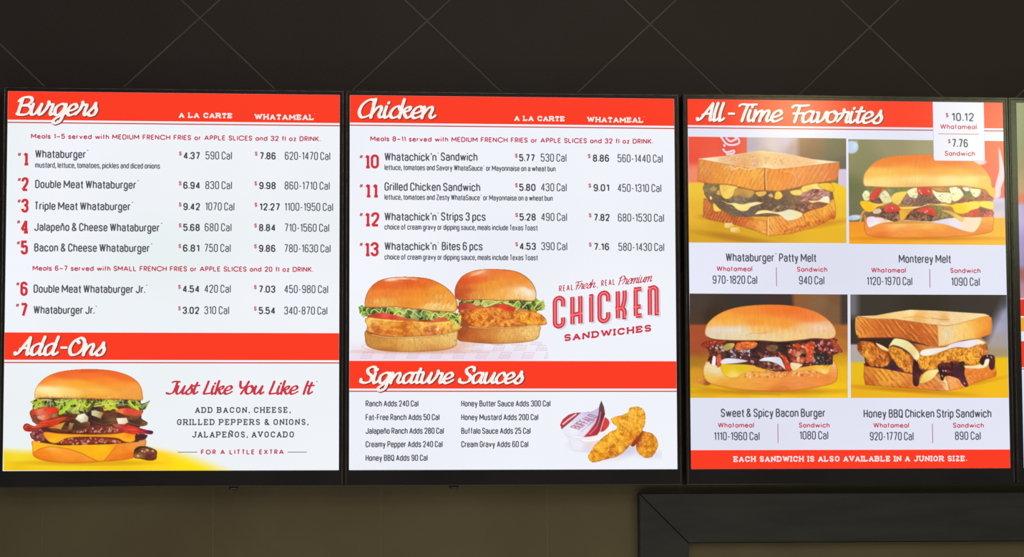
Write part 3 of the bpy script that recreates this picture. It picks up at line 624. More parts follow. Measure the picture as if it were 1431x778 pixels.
    lv, dkg, br = ('c8d060', '2c4424', 'e8ec98')
    if kind == 0:
        c.fill('tomato_slice', S([(130, 420), (180, 400), (440, 410), (500, 440), (430, 460), (280, 458), (150, 440)]), S([(180, 430, 'd03828'), (300, 420, 'f06050'), (330, 450, 'd83820'), (440, 440, 'e86848')]), [('n', .1, 40, 10)])
        c.fill('tomato_slice', S([(580, 450), (850, 450), (850, 475), (700, 482), (600, 475)]), S([(620, 460, '8c3820'), (760, 465, 'e06838'), (840, 465, 'd85c30')]), [('n', .1, 30, 10)])
        lt = [(35, 345), (70, 330), (110, 345), (250, 350), (330, 345), (480, 360), (620, 375), (760, 388), (900, 395), (960, 405), (972, 450), (968, 490), (930, 512), (890, 490), (850, 450), (760, 440), (700, 470), (640, 462), (560, 462), (480, 450), (380, 420), (300, 400), (200, 405), (130, 425), (80, 440), (45, 400)]
        lc = [(60, 370, '5c9828'), (90, 410, '88b038'), (160, 380, '5a7438'), (280, 380, '5c7440'), (330, 375, '98b838'), (420, 400, 'd8d870'), (500, 400, '405828'), (550, 420, 'b8c088'), (600, 410, '405c30'), (660, 400, '98b058'), (720, 430, 'c8d858'), (800, 420, 'a8a848'), (900, 440, 'c8d440'), (950, 470, 'f0e060')]
        cu = [[(130, 420), (110, 380), (125, 360)], [(150, 400), (180, 370), (230, 400), (250, 360)], [(290, 400), (310, 350), (350, 380)], [(360, 420), (400, 385), (450, 410), (480, 370), (540, 390)], [(520, 450), (540, 400), (600, 440), (620, 380), (690, 400), (660, 460)],
              [(700, 460), (730, 400), (780, 440), (850, 400)], [(850, 460), (880, 410), (930, 440), (950, 400)], [(890, 500), (920, 450), (960, 500), (930, 540), (970, 530)], [(50, 340), (75, 380), (60, 430), (95, 430)]]
    else:
        c.fill('tomato_slice', S([(90, 370), (200, 345), (330, 360), (430, 375), (300, 395), (110, 405)]), S([(120, 385, 'b04030'), (250, 375, 'd06038')]), [('n', .1, 40, 10)])
        c.fill('tomato_slice', S([(455, 370), (520, 362), (620, 400), (600, 420), (520, 410)]), S([(500, 380, 'f04030'), (590, 410, 'd83820')]), [('n', .08, 40, 10)])
        c.fill('tomato_slice', S([(620, 395), (720, 400), (720, 425), (640, 422)]), S([(660, 410, 'd08848')]))
        lt = [(100, 330), (155, 285), (180, 320), (300, 312), (420, 318), (520, 320), (640, 325), (760, 310), (810, 300), (830, 322), (870, 315), (885, 370), (880, 405), (830, 412), (780, 425), (720, 400), (640, 395), (560, 360), (450, 350), (340, 380), (260, 368), (200, 335), (120, 345)]
        lc = [(140, 320, '98a838'), (250, 340, 'd0b860'), (360, 330, 'b8c058'), (470, 340, 'c8c068'), (540, 345, 'd0c870'), (620, 350, '98c038'), (690, 370, '3c5028'), (760, 350, '80a838'), (850, 360, '98c84c'), (820, 400, 'c8a030')]
        cu = [[(110, 335), (155, 295), (190, 325), (235, 320)], [(240, 350), (270, 320), (300, 350), (260, 365)], [(310, 360), (340, 325), (420, 330), (430, 350), (340, 380)], [(440, 350), (480, 325), (520, 345), (560, 355), (600, 375)], [(600, 370), (640, 330), (660, 370), (620, 410)], [(680, 390), (720, 350), (760, 340)], [(790, 390), (830, 340), (870, 330)], [(820, 400), (860, 370), (880, 400)]]
    c.fill('lettuce', S(lt), S(lc), [('leaf', 34, dkg, br)], sm=False, wob=9, wsc=30)
    for k, q in enumerate(cu):
        c.line(S(q), ('e8e87c', 'd4dc70', 'f0e890')[k % 3], 10, .9); c.line(sh(S(q), 3, 10), ('4c6420', '586c28')[k % 2], 5, .5)
    c.fill('top_bun', S(tb), S(tc), [('n', .05, 40, 40), ('n', .05, 10, 40)], rim=('84411c', 14, .85), power=4)
    if kind == 0:
        for x, y, rx, ry, an, h, al in ((340, 100, 60, 14, -.1, 'fbe0cc', .9), (440, 90, 60, 10, 0, 'f8d8c8', .9), (540, 95, 34, 10, .1, 'f4b090', .8), (380, 118, 60, 7, 0, 'f09060', .5)): c.blob(x + dx, y + dy, rx, ry, an, h, al, 2)
        rs = np.random.RandomState(5)
        for k in range(26):
            x = 640 + rs.rand() * 260; y = 330 + rs.rand() * 40; c.line(S([(x, y), (x + 14, y - 12 - 14 * rs.rand())]), 'fbe4b0', 6, .7)
        for k in range(16):
            x = 700 + rs.rand() * 160; y = 200 + rs.rand() * 100; c.line(S([(x, y), (x - 8, y + 30)]), ('f8d070', 'd87828')[k % 2], 5, .6)
        for k in range(18):
            x = 180 + rs.rand() * 160; y = 270 + rs.rand() * 60; c.line(S([(x, y), (x - 6, y + 26)]), ('f8d890', 'd88838')[k % 2], 5, .6)
    else:
        for x, y, rx, ry, an, h, al in ((290, 70, 50, 12, -.35, 'fbd0b4', .85), (240, 85, 30, 8, -.5, 'f4b48c', .7)): c.blob(x, y if 0 else y, 1, 1, an, h, 0)
        for x, y, rx, ry, an, h, al in ((290, 70, 50, 12, -.35, 'fbd0b4', .85), (240, 85, 30, 8, -.5, 'f4b48c', .7), (715, 235, 60, 26, .4, 'fdf0dc', .6)): c.blob(x + dx, y + dy, rx, ry, an, h, al, 3)
        rs = np.random.RandomState(6)
        for k in range(40):
            x = 180 + rs.rand() * 560; y = 260 + rs.rand() * 50; c.line(S([(x, y), (x + 2, y + 22)]), ('f8d488', 'd88838')[k % 2], 5, .5)

def pic_chicken():
    c = Pic(489.5, 374, 775, 503.6, 495, 375, 6.48)
    c.col[:] = hexc('f0f1f8')
    X, Y = c.gx, c.gy
    a = np.clip((Y - 474) / 22, 0, 1) * np.clip((768 - X) / 60, 0, 1)
    pk = hexc('ecdcec'); c.col = c.col * (1 - a[..., None] * .9) + pk * a[..., None] * .9
    g = c.part('printed_paper'); c.id[(a > .03)] = g
    rs = np.random.RandomState(3)
    # faint woven letter blocks on the paper, receding in slanted rows
    for r, (y, n, x0, dxx) in enumerate(((812, 9, 60, 208), (742, 7, 470, 196), (690, 5, 900, 175))):
        for k in range(n):
            x = x0 + k * dxx; w = 92; h = 52 if r == 0 else 46; t = -.42
            q = [(x, y), (x + w, y), (x + w + h * .45, y - h), (x + h * .45, y - h)]
            col = ('cc9cb0', 'd4a8b4')[k % 2]
            for i in range(4): c.line([q[i], q[(i + 1) % 4]], col, 4, .55, sm=False)
            for i in range(3):
                xx = x + 16 + i * 26; c.line([(xx, y - 8), (xx + 10, y - h * .5), (xx + 22, y - h * .35), (xx + 18, y - h + 8)], col, 4, .5)
    c.line([(95, 690), (70, 712), (180, 745)], 'e09878', 5, .6)
    c.blob(560, 752, 460, 18, 0, 'd88858', .55, 4); c.blob(960, 700, 130, 40, -.2, 'e8b090', .6, 6); c.blob(1300, 690, 1, 1, 0, 'd89070', .5, 4)
    chicken_burger(c, 842.4, -32.4, 1)
    chicken_burger(c, 0, 0, 0)
    return c

def pic_sauce():
    c = Pic(775, 553, 925, 651, 770, 550, 7.78)
    c.col[:] = hexc('eff0f8')
    for x, y, rx, ry, an, al in ((800, 640, 180, 50, -.25, .28), (1090, 660, 110, 36, 0, .3), (330, 560, 130, 60, 0, .2), (860, 600, 110, 46, -.4, .3)):
        c.blob(x, y, rx, ry, an, 'b4a8c8', al, 9)
    c.part('shadow_print'); d = np.abs(c.col - hexc('eff0f8')).sum(2); c.id[d > .02] = 1
    c.fill('sauce_cup', [(95, 380), (160, 430), (290, 490), (350, 517), (440, 515), (560, 480), (650, 410), (668, 340), (640, 280), (590, 245), (560, 480), (500, 600), (430, 640), (300, 620), (240, 600), (180, 480)], [(150, 430, 'e8e6f2'), (300, 560, 'eeeef8'), (400, 600, 'e0dcec'), (500, 500, 'f2e0d8'), (640, 380, 'fbf6f6'), (450, 560, 'f0d8d0')], rim=('c8c0d8', 10, .5))
    c.fill('sauce_cup', [(330, 490), (440, 495), (560, 455), (630, 395), (655, 330), (630, 275), (590, 240), (600, 225), (660, 270), (672, 345), (640, 425), (560, 490), (440, 522), (350, 520)], [(350, 505, 'fdf8f8'), (600, 420, 'fffafa'), (660, 330, 'ffffff')], rim=('d8b8b8', 6, .6))
    c.fill('sauce', [(575, 262), (610, 270), (635, 310), (620, 360), (580, 400), (535, 415), (545, 370)], [(600, 300, 'd83c38'), (590, 370, 'e04840'), (560, 400, 'b82828')], rim=('a02028', 8, .6))
    c.fill('foil_lid', [(96, 330), (130, 270), (190, 225), (250, 205), (325, 200), (440, 190), (515, 150), (545, 68), (580, 150), (585, 225), (560, 330), (530, 410), (500, 450), (420, 468), (355, 470), (200, 440), (110, 382)], [(150, 400, 'eceaf4'), (300, 300, 'dcd8ee'), (450, 200, 'c8c0e0'), (350, 430, 'e8e4f4'), (240, 400, 'f4f0fa')], rim=('b8a8c8', 8, .5), sm=False)
    rid = len(c.names) - 1
    c.fill('lid_print', [(95, 330), (130, 270), (190, 225), (250, 205), (320, 203), (225, 290), (112, 383)], [(120, 320, 'c83038'), (200, 240, 'b83848'), (130, 360, 'c02838')], sm=False)
    c.line([(130, 330), (190, 280), (270, 222)], 'f4d4d8', 16, .95, False); c.line([(140, 330), (200, 284), (262, 236)], 'c87880', 4, .6, False)
    c.line([(112, 383), (225, 290), (320, 203)], '58384c', 8, .8, False)
    c.fill('lid_print', [(355, 470), (410, 410), (480, 320), (515, 230), (525, 120), (545, 68), (575, 140), (588, 220), (560, 320), (530, 410), (500, 450), (420, 466)], [(545, 110, '584850'), (540, 200, '7c3840'), (520, 280, '983040'), (470, 390, 'b82838'), (400, 450, 'c83038'), (560, 240, '602838')], sm=False)
    c.line([(535, 410), (560, 320), (590, 232)], 'f4e8ec', 6, .9, False)
    c.line([(420, 440), (480, 380), (520, 300), (540, 200)], 'e4a8b0', 10, .7); c.line([(395, 440), (460, 360), (500, 280)], 'd47880', 5, .7)
    # BUFFALO, set on the slant of the lid
    word_strokes = stroke_word('BUFFALO', 'con', 1.0)
    o = np.array([196., 365.]); e1 = np.array([228., -152.]); e2 = np.array([105., 32.])
    # letters stand across the lid: baseline runs up to the right
    for st in word_strokes:
        c.line([tuple(o + e2 * .95 + e1 * x - e2 * .95 * y) for x, y in st], 'a85068', 7, .9, False)
    c.line([(330, 410), (380, 365)], '90a0c8', 6, .7); c.line([(400, 350), (470, 290)], '707090', 8, .7)
    # the small piece behind, then the long strip
    sp = [(930, 430), (985, 400), (1030, 410), (1100, 430), (1150, 490), (1165, 550), (1140, 620), (1100, 680), (1040, 698), (980, 670), (935, 620), (925, 560)]
    c.fill('chicken_strip', sp, [(950, 450, '983c18'), (1040, 470, 'e89028'), (1080, 560, 'f8b020'), (1130, 540, 'f0a020'), (980, 610, 'f4a428'), (1050, 660, 'f8b828'), (930, 540, 'b04c18')], [('crust', .28, 34, 'b8640c', 'ffe060')], wob=6, rim=('905018', 12, .7))
    c.curls(sp, ['ffd850', 'c87018', 'f4bc38', 'b86010'], 60, 24, 9, 31, None, .5)
    c.fill(len(c.names) - 1, [(870, 560), (900, 500), (960, 440), (1000, 400), (985, 470), (930, 540), (900, 575)], [(900, 540, '8c3418'), (970, 450, 'a04420')], [('n', .3, 14, 14)], wob=5)
    lp = [(400, 700), (402, 665), (440, 620), (470, 570), (560, 480), (650, 410), (720, 370), (680, 330), (655, 270), (700, 245), (780, 225), (840, 190), (850, 155), (910, 138), (980, 150), (1015, 195), (1026, 260), (1020, 330), (990, 400), (940, 470), (880, 540), (800, 620), (720, 680), (600, 710), (520, 735), (450, 745)]
    c.fill('chicken_strip', lp, [(450, 680, 'f0a018'), (560, 560, 'f8b428'), (650, 640, 'e88c20'), (720, 480, 'fab428'), (700, 270, 'f0a828'), (900, 220, 'fcc040'), (850, 400, 'f4a028'), (980, 280, 'f8ac28'), (900, 480, 'e08018'), (600, 690, 'e08818'), (760, 330, 'f8b030')], [('crust', .3, 36, 'b8640c', 'ffe468')], wob=6, rim=('985410', 12, .75))
    c.curls(lp, ['ffe060', 'd07c18', 'fcd048', 'ffd448', 'ffc838'], 240, 26, 10, 32, 1.2, .5)
    return c

def toast_top(c, top, side_l, side_r, cl, cr, ct, hl, hr, rim='b85818'):
    c.fill('toast_slice', side_l, cl, hl, sm=False, rim=(rim, 14, .6))
    c.fill(len(c.names) - 1, side_r, cr, hr, sm=False, rim=(rim, 14, .5))
    c.fill(len(c.names) - 1, top, ct, [('n', .05, 20, 10)], sm=False, rim=('ffe8b8', 10, .7))

def pic_patty_melt():  # the lamp's milky glare on the glass is painted into these colours
    c = Pic(961.2, 191.4, 1184.8, 339.4, 960, 188, 6.276, quad=[(961.8, 190.8), (1182.4, 193.4), (1182.8, 339.6), (962.4, 338.8)])
    X, Y = c.X, c.Y
    c.col = c.colour(X, Y, [(60, 60, 'ee5038'), (60, 200, 'ec4c38'), (60, 330, 'f48868'), (400, 60, 'ee4c34'), (500, 160, 'e85a40')])
    W = lambda a: a[..., None]
    def vert(x, w, col):   # everything right of x turns to col
        a = W(np.clip((X - x) / w + .5, 0, 1)); c.col = c.col * (1 - a) + col * a
    vert(525, 14, c.colour(X, Y, [(560, 80, 'b8acb8'), (750, 100, 'd8c8c8'), (860, 60, 'ccc0d0'), (700, 170, 'c8b4a8'), (930, 120, 'b89c94')]))
    vert(975, 50, c.colour(X, Y, [(1000, 80, '906c50'), (1100, 100, '886448'), (1200, 170, '7c6850')]))
    vert(1215, 30, c.colour(X, Y, [(1250, 80, '6c6c50'), (1340, 150, '746e50'), (1370, 240, '646050')]))
    a = W(np.clip((Y - 295) / 14, 0, 1) * np.clip((X - 1320) / 10, 0, 1)); c.col = c.col * (1 - a) + hexc('d4c4d8') * a
    tbl = c.colour(X, Y, [(60, 450, 'f0c438'), (60, 700, 'e8b430'), (60, 900, 'd8a420'), (700, 920, 'dca820'), (1300, 900, 'e8b420'), (1350, 480, 'f4c820'), (1330, 700, 'ecbc2c'), (300, 850, 'd8a020')])
    a = W(np.clip((Y - 412 - np.clip(X - 1300, 0, 99) * .5) / 16, 0, 1)); c.col = c.col * (1 - a) + tbl * a
    b = c.part('backdrop'); c.id[:] = b
    # part of a cup with script lettering on the left, behind the sandwich
    for s_, h, wd in (('b8343c', 0, 30), ('f6d4e0', 0, 20)):
        for q in ([(300, 22), (345, 80), (400, 92), (455, 75), (452, 40), (420, 22)], [(345, 30), (380, 60), (430, 40)], [(325, 92), (330, 100)], [(318, 130), (345, 155), (410, 140), (405, 165), (350, 172)]):
            c.line(q, s_, wd if len(q) < 4 or wd > 20 else 20, .95, pid=b)
    c.blob(420, 905, 300, 30, .15, '9c6010', .5, 5); c.blob(1150, 790, 260, 26, -.15, 'c87818', .6, 5); c.blob(190, 720, 90, 24, 0, 'b07828', .5, 4)
    # lower slice
    c.fill('toast_slice', [(145, 560), (200, 560), (420, 690), (700, 760), (700, 885), (600, 845), (420, 790), (300, 770), (200, 750), (140, 720)],
           [(170, 640, 'cc7038'), (220, 720, 'b85a28'), (400, 760, 'b85828'), (560, 800, 'e08838'), (650, 800, 'f4a848'), (500, 740, 'cc6428')], [('hatch', 25, 26, .5, 'f0a060'), ('n', .14, 20, 12)], sm=False, rim=('9c4818', 16, .6))
    rp = [(700, 700), (1010, 690), (1150, 620), (1290, 560), (1308, 640), (1305, 725), (1100, 820), (900, 872), (740, 890), (705, 886)]
    c.fill(len(c.names) - 1, rp, [(740, 800, 'f4ac50'), (850, 830, 'ee9840'), (960, 780, 'f4a048'), (1100, 720, 'f4a43c'), (1200, 680, 'f8b040'), (1280, 640, 'f8b848'), (1200, 770, 'd87828'), (1280, 720, 'd07020')], [('hatch', -35, 30, .55, 'c86828'), ('n', .12, 16, 16)], sm=False, rim=('b05018', 16, .6))
    c.line([(712, 730), (712, 880)], 'fce4a8', 8, .8); c.line([(702, 740), (704, 880)], 'c07030', 4, .6)
    c.specks([(830, 850), (1300, 700), (1305, 740), (850, 885)], ['a84818', 'c05c20'], 50, 7, 41, .6)
    c.specks([(600, 640), (710, 700), (700, 760), (560, 720)], ['f8c070', 'e89848'], 20, 8, 42, .5)
    c.fill('filling', [(150, 420), (1260, 405), (1290, 560), (1100, 660), (1010, 700), (700, 720), (400, 720), (200, 600), (150, 520)], '80603c', [('n', .15, 20, 12)], sm=False)
    mt = [(150, 440), (300, 430), (480, 470), (600, 490), (760, 480), (900, 480), (1010, 460), (1150, 440), (1220, 460), (1262, 540), (1245, 600), (1180, 640), (1050, 670), (900, 690), (750, 690), (600, 710), (520, 722), (430, 700), (330, 660), (250, 600), (200, 560), (155, 510)]
    c.fill('beef_patty', mt, [(190, 480, '8c7450'), (300, 600, '685440'), (250, 560, '766048'), (450, 560, '88745c'), (520, 690, '6c5c50'), (700, 600, '6a5240'), (850, 600, '705844'), (950, 560, '8c7050'), (1100, 520, 'a06858'), (1200, 500, '986050'), (1100, 640, '9c5c40'), (750, 530, '6c5844'), (1000, 640, '80503c')], [('n', .22, 16, 12)], wob=5)
    c.specks([(980, 480), (1220, 460), (1240, 540), (1000, 590)], ['e8b8b0', 'c08078', '703c34', 'dca098'], 80, 8, 43, .75, 2.2, -.5)
    c.specks([(700, 620), (1050, 600), (1150, 640), (1000, 680), (720, 690)], ['b88878', '4c3c30', 'd8a890'], 60, 7, 44, .6)
    c.specks([(300, 560), (680, 560), (660, 640), (350, 620)], ['54483c', '9c8868'], 60, 8, 45, .5)
    for p, cc in (([(285, 470), (300, 435), (440, 455), (430, 490), (390, 550), (340, 565), (300, 530)], [(320, 480, 'f4c860'), (380, 500, 'f8d468'), (340, 550, 'f8d050')]),
                  ([(420, 480), (460, 470), (590, 495), (560, 550), (500, 550), (460, 530), (410, 545)], [(450, 500, 'c89848'), (540, 510, 'd0a058'), (500, 540, 'b08440')]),
                  ([(600, 505), (690, 495), (690, 525), (640, 545), (610, 530)], [(640, 515, 'e8b858')]),
                  ([(765, 550), (780, 500), (805, 488), (840, 530), (820, 565), (780, 568)], [(800, 530, 'fcd458'), (780, 560, 'f4c030')]),
                  ([(905, 495), (1010, 480), (1000, 530), (930, 530)], [(950, 510, 'fcd45c'), (1000, 520, 'f8d880')]),
                  ([(1000, 470), (1050, 430), (1150, 425), (1200, 480), (1100, 480), (1020, 510)], [(1060, 460, 'fcd868'), (1150, 470, 'f8dc98')]),
                  ([(1150, 450), (1180, 425), (1265, 430), (1290, 500), (1230, 490)], [(1220, 450, 'f8c838'), (1270, 480, 'f4bc20')]),
                  ([(200, 480), (230, 450), (262, 470), (250, 495), (215, 495)], [(230, 470, 'b09858')]),
                  ([(255, 520), (280, 480), (295, 530)], [(275, 515, 'd8b060')]),
                  ([(195, 545), (215, 540), (222, 565), (205, 572)], [(208, 555, 'f4d490')]),
                  ([(712, 530), (740, 515), (760, 545), (735, 552)], [(735, 530, 'd8b080')])):
        c.fill('grilled_onion', p, cc, [('n', .06, 20, 20)], rim=('a8742c', 9, .7))
    c.blob(335, 468, 18, 18, 0, 'd8a848', .7); c.blob(335, 468, 11, 11, 0, 'f8d878', .8)
    for p, cc in (([(300, 575), (360, 600), (420, 598), (480, 610), (560, 595), (620, 590), (665, 600), (620, 615), (560, 635), (530, 665), (480, 672), (430, 650), (400, 620), (350, 605)], [(450, 620, 'fbe898'), (600, 605, 'fbe8b0'), (500, 655, 'f8e088')]),
                  ([(232, 600), (280, 645), (300, 668), (250, 675), (232, 650)], [(250, 650, 'fcd860')]),
                  ([(600, 700), (630, 668), (700, 662), (780, 678), (850, 668), (905, 655), (1015, 690), (980, 735), (900, 755), (860, 745), (800, 700), (700, 690)], [(660, 680, 'fbe8a8'), (900, 700, 'e8e4c8'), (960, 710, 'f4e4a8'), (900, 745, 'f8ecc0')]),
                  ([(1065, 580), (1150, 575), (1200, 540), (1245, 545), (1250, 600), (1220, 600), (1150, 590), (1100, 600)], [(1120, 585, 'f0e4b0'), (1220, 570, 'f8f0d0')])):
        c.fill('melted_cheese', p, cc, rim=('b88838', 9, .6))
    c.line([(1015, 695), (1030, 740), (1045, 780)], 'a85820', 5, .7)
    toast_top(c, [(100, 212), (350, 185), (640, 142), (850, 165), (1100, 215), (1335, 240), (1150, 262), (950, 285), (760, 302), (690, 290), (560, 292), (420, 270), (250, 240)],
              [(100, 212), (250, 238), (420, 268), (560, 292), (684, 292), (684, 490), (600, 492), (500, 470), (380, 440), (200, 430), (90, 405)],
              [(684, 292), (760, 302), (950, 285), (1150, 262), (1338, 242), (1338, 300), (1310, 400), (1100, 430), (940, 470), (800, 495), (690, 490)],
              [(150, 300, 'e09048'), (130, 380, 'dc8038'), (300, 330, 'ee9838'), (450, 400, 'f8a440'), (600, 350, 'f8ac44'), (600, 450, 'f09838'), (350, 270, 'e8a050')],
              [(740, 340, 'f09030'), (850, 350, 'f08828'), (780, 430, 'f49a40'), (1000, 350, 'f0944c'), (1200, 320, 'e88848'), (1290, 320, 'e07838'), (1100, 390, 'e88c3c'), (900, 430, 'ee9444')],
              [(350, 220, 'e8c08c'), (600, 240, 'e4b080'), (700, 200, 'f0be80'), (900, 240, 'f0c088'), (200, 215, 'f8e4c0'), (700, 150, 'fcdc98'), (1200, 240, 'fbdcb8'), (700, 285, 'f8dca4'), (500, 265, 'e8a868'), (1050, 240, 'f4c088')],
              [('hatch', 30, 34, .45, 'c06c28'), ('hatch', 28, 15, .3, 'fcd090'), ('n', .08, 14, 30)], [('hatch', 25, 40, .35, 'fcd8a0'), ('hatch', 25, 21, .3, 'c86828'), ('n', .06, 20, 30)])
    c.line([(684, 296), (680, 400), (682, 490)], '80501c', 8, .8); c.line([(694, 300), (692, 400), (698, 480)], 'fce0a0', 7, .7)
    c.line([(380, 272), (420, 300), (470, 285), (510, 305), (600, 297)], 'fbe4b8', 8, .7)
    c.line([(330, 300), (370, 275), (400, 310), (440, 290)], 'fbe0b0', 6, .7)
    c.line([(850, 325), (910, 325), (950, 370), (955, 430)], 'f8c898', 6, .7)
    c.specks([(350, 190), (800, 180), (1000, 240), (600, 275), (380, 240)], ['d89468', 'f8d8a8', 'd08858'], 120, 5, 46, .5)
    c.line([(90, 405), (200, 430), (380, 440), (500, 470), (600, 492), (684, 494), (800, 498), (940, 474), (1100, 432), (1310, 402)], 'b06828', 7, .7)
    for x, y, dx in ((330, 772, 85), (382, 810, 90)):
        c.fill('onion_crumb', [(x, y), (x + dx * .8, y), (x + dx, y + 30), (x + dx * .9, y + 55), (x + dx * .2, y + 50), (x - 8, y + 40)], [(x + 30, y + 15, 'f8dc88'), (x + 60, y + 48, 'e0b04c')], sm=False, rim=('b07c28', 8, .6))
    return c

def pic_monterey():
    c = Pic(1184.6, 195, 1404.8, 341.4, 1183, 192, 6.276, quad=[(1185.4, 194.4), (1402.6, 197.1), (1405.2, 342.4), (1186.6, 340.5)])
    X, Y = c.X, c.Y
    c.col = c.colour(X, Y, [(60, 200, '88865c'), (60, 450, '6c7044'), (400, 80, '98906c'), (700, 60, 'a49a74'), (1000, 100, '98906c'), (100, 650, '707050'), (200, 300, '84845c')])
    W = lambda a: a[..., None]
    a = W(np.clip((X - 1150 - (Y - 200) * .05) / 30, 0, 1)); c.col = c.col * (1 - a) + c.colour(X, Y, [(1250, 60, 'e05030'), (1280, 200, 'ee4c34'), (1290, 400, 'e84838'), (1330, 480, 'e0404c')]) * a
    a = W(np.clip((Y - 520) / 20, 0, 1) * np.clip((X - 1200) / 30, 0, 1)); c.col = c.col * (1 - a) + c.colour(X, Y, [(1330, 540, 'd0c0e4'), (1330, 600, 'c0acd0'), (1330, 680, 'd8c4cc')]) * a
    c.line([(1335, 100), (1345, 250), (1330, 400), (1300, 520)], 'f4dcec', 30, .0)
    q = [(1335, 90), (1372, 220), (1385, 350), (1355, 440), (1345, 520), (1290, 520), (1310, 400), (1338, 280)]
    P = smooth_pts(q); w = c.win(P, 10); D = seg_dist(c.X[w], c.Y[w], P, True); D = np.where(inside(c.X[w], c.Y[w], P), D, -D)
    c.put(w, np.clip(.5 + D / 10, 0, 1) * .92, hexc('f4d4e4'), 0)
    c.blob(1165, 215, 60, 26, 0, 'f6d8e0', .9, 2)
    c.blob(45, 85, 58, 56, 0, 'bcd4f4', .95, 2.5); c.blob(75, 70, 20, 40, .3, 'd8e8ff', .5, 3)
    c.blob(70, 702, 62, 22, -.1, 'd8dcf4', .95, 2); c.blob(40, 708, 40, 10, -.1, '90c8f0', .8, 2)
    a = W(np.clip((Y - 735 + np.clip(X - 1200, 0, 99) * .35) / 8, 0, 1))
    c.col = c.col * (1 - a) + c.colour(X, Y, [(60, 780, 'f49c20'), (60, 900, 'f4a418'), (700, 910, 'f4b030'), (1340, 740, 'fcac1c'), (1340, 900, 'fcb828'), (400, 900, 'f4a824'), (60, 740, 'ec8c28')]) * a
    b = c.part('backdrop'); c.id[:] = b
    c.blob(720, 885, 570, 16, 0, 'd07808', .8, 4)
    c.fill('bottom_bun', [(150, 650), (170, 690), (260, 745), (600, 745), (1000, 740), (1180, 690), (1285, 680), (1288, 780), (1270, 828), (1150, 855), (1000, 868), (700, 880), (400, 882), (220, 870), (160, 830), (152, 720)],
           [(170, 740, 'ee8430'), (250, 800, 'f49444'), (450, 770, 'fcc06c'), (500, 830, 'f49440'), (700, 850, 'f08a34'), (700, 770, 'fcb858'), (1000, 845, 'f08c38'), (1230, 760, 'ee9030'), (1240, 720, 'f4a840'), (1200, 830, 'ee8030'), (300, 860, 'e87828')], [('n', .04, 60, 14)], rim=('b4581c', 14, .65))
    c.line([(120, 740), (140, 660), (175, 640)], 'f0a050', 14, .9)
    c.fill('white_cheese', [(175, 720), (195, 695), (260, 690), (380, 700), (420, 725), (560, 722), (750, 715), (900, 700), (1060, 690), (1175, 695), (1172, 760), (1130, 820), (1090, 832), (1000, 810), (880, 768), (740, 748), (560, 735), (420, 738), (300, 755), (240, 775), (200, 790), (180, 765)],
           [(210, 730, 'e8dcf0'), (230, 770, 'fbf4f8'), (350, 725, 'f4d4b8'), (600, 730, 'f8c8a0'), (850, 735, 'e0d8ec'), (950, 770, 'ece4f0'), (1080, 760, 'f8dcc0'), (1120, 800, 'f8e0bc'), (1060, 720, 'fcdcb4')], rim=('c89868', 8, .6))
    c.fill('filling', [(175, 420), (1265, 430), (1280, 560), (1282, 690), (1000, 700), (600, 720), (250, 700), (170, 640), (180, 560)], [(300, 500, 'b89050'), (700, 600, 'c08c50'), (1000, 500, 'a87040'), (250, 650, 'a06038')], [('n', .15, 20, 12)], sm=False)
    c.fill('beef_patty', [(180, 690), (230, 650), (300, 620), (500, 620), (700, 600), (850, 610), (950, 690), (860, 712), (740, 735), (560, 725), (470, 720), (430, 740), (340, 715), (280, 690)],
           [(230, 680, '785c50'), (330, 690, '684840'), (400, 700, '6c4438'), (600, 690, '6c4030'), (700, 690, '6a4032'), (850, 680, '806c40'), (780, 620, '86804c'), (500, 620, 'b07848')], [('n', .3, 12, 12)], wob=5)
    c.specks([(320, 650), (470, 650), (460, 730), (340, 715)], ['b88870', '402820', 'a07058'], 60, 8, 51, .7); c.specks([(520, 660), (780, 680), (780, 725), (540, 725)], ['b07c60', '38201c', '9c6a50'], 90, 8, 52, .7)
    c.specks([(780, 600), (900, 610), (920, 690), (800, 700)], ['a09858', '605c38', 'b89450'], 40, 8, 53, .6)
    c.fill('ham_edge', [(1020, 690), (1080, 640), (1150, 610), (1280, 640), (1280, 690), (1190, 698), (1100, 700)], [(1120, 650, 'dc3028'), (1200, 640, '802c30'), (1240, 680, 'c83830'), (1070, 680, 'd85840')], [('n', .25, 16, 12)], wob=3)
    c.specks([(1180, 640), (1275, 650), (1270, 690), (1190, 690)], ['e05848', '501820', 'f08070'], 26, 7, 54, .7)
    for p, cc in (([(118, 570), (150, 555), (300, 575), (350, 580), (310, 600), (270, 610), (240, 640), (200, 655), (160, 640), (130, 605)], [(150, 580, 'fcc41c'), (200, 620, 'fcc014'), (280, 590, 'fbcc58')]),
                  ([(460, 640), (480, 625), (600, 620), (560, 650), (520, 700), (500, 722), (470, 722), (465, 680)], [(490, 680, 'f4b830'), (530, 640, 'e89c38')]),
                  ([(450, 610), (600, 605), (720, 575), (742, 580), (620, 620), (480, 628)], [(480, 615, 'fbdc58'), (650, 605, 'fbe0a0')]),
                  ([(760, 590), (860, 580), (920, 590), (1000, 570), (1165, 560), (1165, 615), (1090, 640), (1060, 660), (1000, 670), (950, 655), (920, 610), (850, 600)], [(950, 620, 'fcd020'), (1000, 655, 'fbcc10'), (1100, 580, 'fcdc50'), (820, 590, 'fbe080')]),
                  ([(830, 640), (900, 640), (1000, 690), (1030, 710), (1010, 738), (960, 710), (900, 670)], [(880, 650, 'e0a858'), (1000, 715, 'f8c860')]),
                  ([(1172, 560), (1285, 565), (1285, 630), (1220, 620), (1172, 600)], [(1200, 580, 'fce040'), (1250, 600, 'fcd460')])):
        c.fill('yellow_cheese', p, cc, rim=('b88420', 8, .55))
    mid = [(480, 540), (530, 505), (620, 500), (740, 500), (800, 540), (820, 578), (720, 580), (640, 605), (560, 595), (460, 590)]
